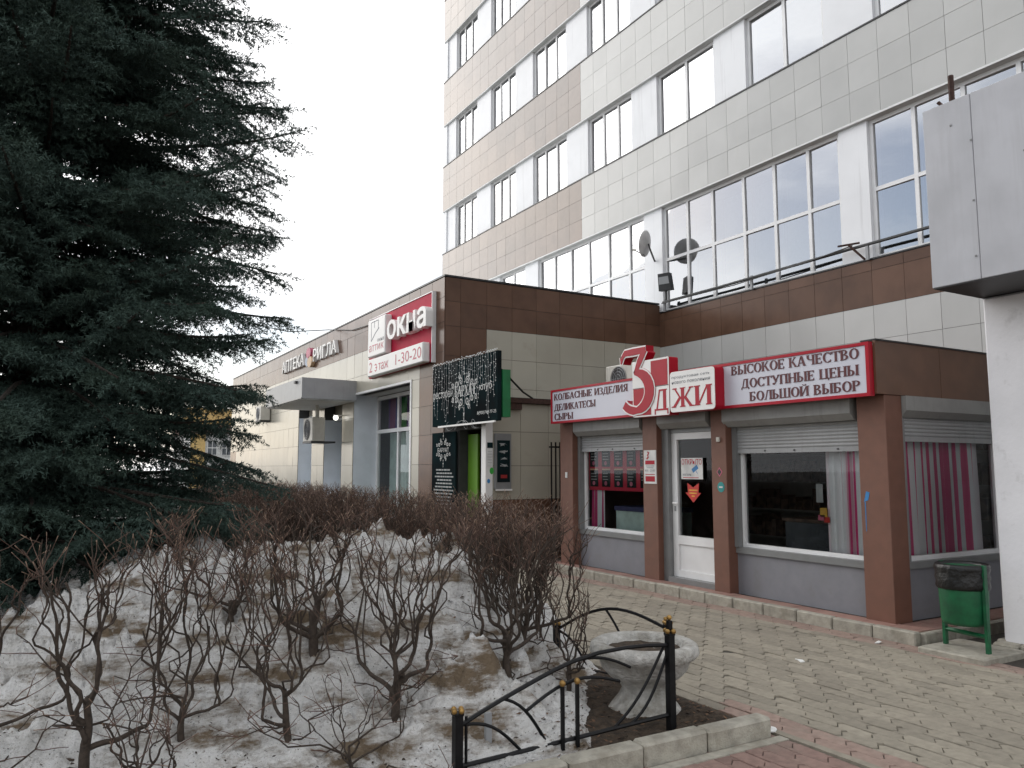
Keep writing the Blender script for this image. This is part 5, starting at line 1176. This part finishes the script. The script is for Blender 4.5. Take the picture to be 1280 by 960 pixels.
x, y = 3.16, 4.66; z = zs(x, y); place_shrub(make_shrub(140, 0.72, 0.26, 4, 3, 4, (0.05, -0.05), 0.9), x, y, z, 'small low bare shrub beside the stone planter')
x, y = 1.42, 4.12; z = zs(x, y); place_shrub(make_shrub(141, 0.42, 0.36, 4, 2, 3, (0, 0), 0.5, 1.4), x, y, z, 'low sprawling twigs at the front foot of the snow')
x, y = 0.45, 4.38; z = zs(x, y); place_shrub(make_shrub(142, 0.40, 0.34, 4, 2, 4, (0, 0), 0.8, 1.4), x, y, z, 'low twiggy stump shoots at the bottom left')
HV = [make_shrub(200+k, 1.40, 0.46, 8, 6, 10, (0, 0), 1.0, 1.0, 1) for k in range(4)]; HM = [None]*4
rgh = random.Random(5)
for k in range(27):
    y = 5.35 + 0.42*k + rgh.uniform(-.08, .08); x = 3.15 + rgh.uniform(-.12, .16); v_ = k % 4
    HM[v_] = place_shrub(HV[v_], x, y, 0.03, 'bare brown hedge shrub pruned flat in the row before the tiled wing', 'hedge shrubs along the bed', rgh.uniform(0, 6.28), HM[v_])
for k in range(12):
    y = 9.2 + 0.62*k + rgh.uniform(-.1, .1); x = 2.45 + rgh.uniform(-.15, .15); v_ = (k+1) % 4
    HM[v_] = place_shrub(HV[v_], x, y, 0.03, 'bare brown hedge shrub pruned flat in the row before the tiled wing', 'hedge shrubs along the bed', rgh.uniform(0, 6.28), HM[v_])

# ================================================================== BLUE SPRUCE
TX, TY = -0.25, 8.7
sp = thing('spruce_tree', (TX, TY, 0), 'tall dark blue-green spruce with drooping boughs filling the left side', 'tree')
MB().tube([(TX, TY, -0.1), (TX+0.03, TY, 3), (TX, TY+0.04, 7), (TX, TY, 13.5)], [0.24, 0.19, 0.12, 0.02], 12).build('trunk', 'spruce_bark', sp, smooth=True)
rs = np.random.default_rng(3); wood = MB()
def crown_r(z): return 2.2*(1 - (z-4.6)/8.9)**0.75 if z > 4.6 else 2.2 - 0.03*(4.6-z)
SEG0, SEG1 = [], []
def shoot(p, q): SEG0.append(p); SEG1.append(q)
z = 0.5; whorl = 0
while z < 13.2:
    nb = 13 if z < 7.2 else 7
    for b in range(nb):
        az = 2*math.pi*(b + rs.uniform(-.35, .35))/nb + whorl*0.9
        zz = z + rs.uniform(-.18, .18); Lb = crown_r(zz)*(rs.uniform(0.62, 1.0) if rs.random() < 0.8 else rs.uniform(1.0, 1.12))
        dx, dy = math.cos(az), math.sin(az)
        facing = dy < 0.55 or dx > 0.3
        droop = rs.uniform(0.04, 0.36) + 0.08*max(0, (4-zz)/4); tipup = rs.uniform(0.04, 0.16)
        n = 12; pts = []
        sway = rs.uniform(-.12, .12)
        for k in range(n+1):
            t = k/n; r_ = Lb*t; h = zz + 0.12*Lb*t - droop*Lb*t*t*1.15 + tipup*Lb*t**4
            pts.append(np.array([TX + dx*r_ - dy*sway*r_*t, TY + dy*r_ + dx*sway*r_*t, h]))
        wood.tube([tuple(p) for p in pts], [0.030*(1-0.85*k/n)+0.004 for k in range(n+1)], 5, False)
        if zz > 8.5: step, dens = 0.16, 0.5
        elif not facing: step, dens = 0.15, 0.6
        else: step, dens = 0.08, 1.0
        s = 0.14*Lb
        while s < Lb:
            t = s/Lb; k = min(n-1, int(t*n)); p = pts[k] + (pts[k+1]-pts[k])*(t*n-k); tan = pts[k+1]-pts[k]; tan /= np.linalg.norm(tan)
            sd_ = np.cross(tan, [0, 0, 1.0]); sd_ /= np.linalg.norm(sd_)+1e-9
            ls = (0.31 + 0.38*(1-t)*min(1, t*2.2))*rs.uniform(0.7, 1.2)*min(1.0, Lb/2.0+0.25)
            for sgn in (-1, 1):
                d = tan*rs.uniform(0.55, 0.95) + sd_*sgn*rs.uniform(0.6, 1.0) + np.array([0, 0, rs.uniform(-.62, 0.0)]); d /= np.linalg.norm(d)
                q1 = p + d*ls*0.55; d2 = d + np.array([0, 0, rs.uniform(-.15, .22)]) + tan*0.15; d2 /= np.linalg.norm(d2); q2 = q1 + d2*ls*0.45
                shoot(p, q1); shoot(q1, q2)
                m_ = max(1, int(ls/0.085*dens))
                for j in range(m_):
                    u_ = (j+0.6)/m_; o_ = p + (q1-p)*(u_/0.55) if u_ < 0.55 else q1 + (q2-q1)*((u_-.55)/.45)
                    for s2 in (-1, 1):
                        if rs.random() < 0.15: continue
                        pd = np.cross(d, [0, 0, 1.0]); pd /= np.linalg.norm(pd)+1e-9
                        e = d*rs.uniform(0.7, 1.1) + pd*s2*rs.uniform(0.35, 0.8) + np.array([0, 0, rs.uniform(-.8, .2)]); e /= np.linalg.norm(e)
                        shoot(o_, o_ + e*rs.uniform(0.08, 0.17)*(1.15-0.5*u_))
            s += step*rs.uniform(0.8, 1.2)*(0.8 if t > 0.6 else 1.1)
        shoot(pts[-2], pts[-1] + (pts[-1]-pts[-2])*0.6)
    z += 0.20 if z < 7.2 else 0.5; whorl += 1
wood.build('boughs', 'spruce_bark', sp)['kind'] = 'stuff'
S0 = np.array(SEG0); S1 = np.array(SEG1); D = S1-S0; LN = np.linalg.norm(D, axis=1); D /= LN[:, None]
# fewer needles where the tree turns its back or rises out of sight
mid = (S0+S1)/2; near = (mid[:, 2] < 7.2) & ((mid[:, 1] - TY) < 0.9)
rfrac = np.hypot(mid[:, 0]-TX, mid[:, 1]-TY)/np.array([crown_r(min(13.2, max(0.3, q))) for q in mid[:, 2]]); fine = near & (rfrac > 0.5)
cnt = np.maximum(2, (LN*np.where(fine, 125, np.where(near, 40, 28)))).astype(int); idx = np.repeat(np.arange(len(cnt)), cnt); NN = len(idx)
t = rs.random(NN)[:, None]; Pn = S0[idx] + D[idx]*LN[idx][:, None]*t
ref = np.where(np.abs(D[idx][:, 2:3]) < 0.9, np.array([[0, 0, 1.0]]), np.array([[1.0, 0, 0]])); A = np.cross(D[idx], ref); A /= np.linalg.norm(A, axis=1)[:, None]; B = np.cross(D[idx], A)
ph = rs.random(NN)[:, None]*2*np.pi; rad_ = A*np.cos(ph) + B*np.sin(ph)
dr_ = D[idx]*0.6 + rad_*0.85; dr_ /= np.linalg.norm(dr_, axis=1)[:, None]
nl = np.where(fine[idx], 0.92, 1.25)[:, None]*(0.031 + 0.015*rs.random(NN)[:, None]); tip = Pn + dr_*nl; sdv = np.cross(dr_, rs.normal(size=(NN, 3))); sdv /= np.linalg.norm(sdv, axis=1)[:, None]+1e-9
wdt = np.where(fine[idx], 0.0050, 0.012)[:, None]
V3 = np.empty((NN, 3, 3)); V3[:, 0] = Pn - sdv*wdt; V3[:, 1] = Pn + sdv*wdt; V3[:, 2] = tip
V3 -= np.array([TX, TY, 0.0])
me = bpy.data.meshes.new('crown'); me.vertices.add(NN*3); me.vertices.foreach_set('co', V3.reshape(-1).astype(np.float32))
me.loops.add(NN*3); me.loops.foreach_set('vertex_index', np.arange(NN*3, dtype=np.int32)); me.polygons.add(NN); me.polygons.foreach_set('loop_start', np.arange(0, NN*3, 3, dtype=np.int32)); me.polygons.foreach_set('loop_total', np.full(NN, 3, dtype=np.int32))
me.update(calc_edges=True); me.validate()
link('crown', me, 'needles', sp)
print('NEEDLES', NN, 'SHOOTS', len(cnt))

# ================================================================== FAR HOUSE, OVERHEAD WIRE
fh_ = thing('far_house', (11, 70, 0), 'yellow house with brown roof far behind the wing', 'house')
BX('wall', 'far_white', fh_, 9.8, 16, 70, 80, 0, 4.55)
MB().prism([(0, 0), (10.6, 0), (10.6, 0.12), (5.3, 1.0), (0, 0.12)], (9.5, 69.6, 4.55), (0, 1, 0), (0, 0, 1), (1, 0, 0), 0, 6.9).build('roof', 'far_roof', fh_)
BX('upper_wall', 'yellow_wall', fh_, 9.8, 16, 74.5, 80, 5.3, 7.0); BX('side_wall', 'yellow_wall', fh_, 9.85, 11.0, 69.9, 69.995, 0, 4.5)
for k in range(4):
    x = 11.15 + k*1.15; f_ = MB().box(x, x+0.8, 69.84, 69.89, 2.7, 4.0).build('window', 'far_white', fh_)
    for a, b in ((x+0.06, x+0.37), (x+0.43, x+0.74)): BX('pane', 'dark_glass', f_, a, b, 69.82, 69.838, 2.76, 3.3); BX('pane', 'dark_glass', f_, a, b, 69.82, 69.838, 3.38, 3.94)
ow = MB(); W_ = [(0.3, 22.0, 7.2), (2.4, 22.6, 6.35), (4.3, 22.6, 5.75), (5.6, 22.2, 5.50), (6.5, 21.3, 5.50), (6.56, 19.5, 5.22), (6.58, 17, 5.10), (6.58, 14.6, 5.20)]
ow.tube(W_, 0.014, 5); tag(ow.build('overhead_cable', 'cable', base=(6.5, 21.3, 5.5)), 'thin dark cable sagging from the spruce to the wing roof', 'cable')
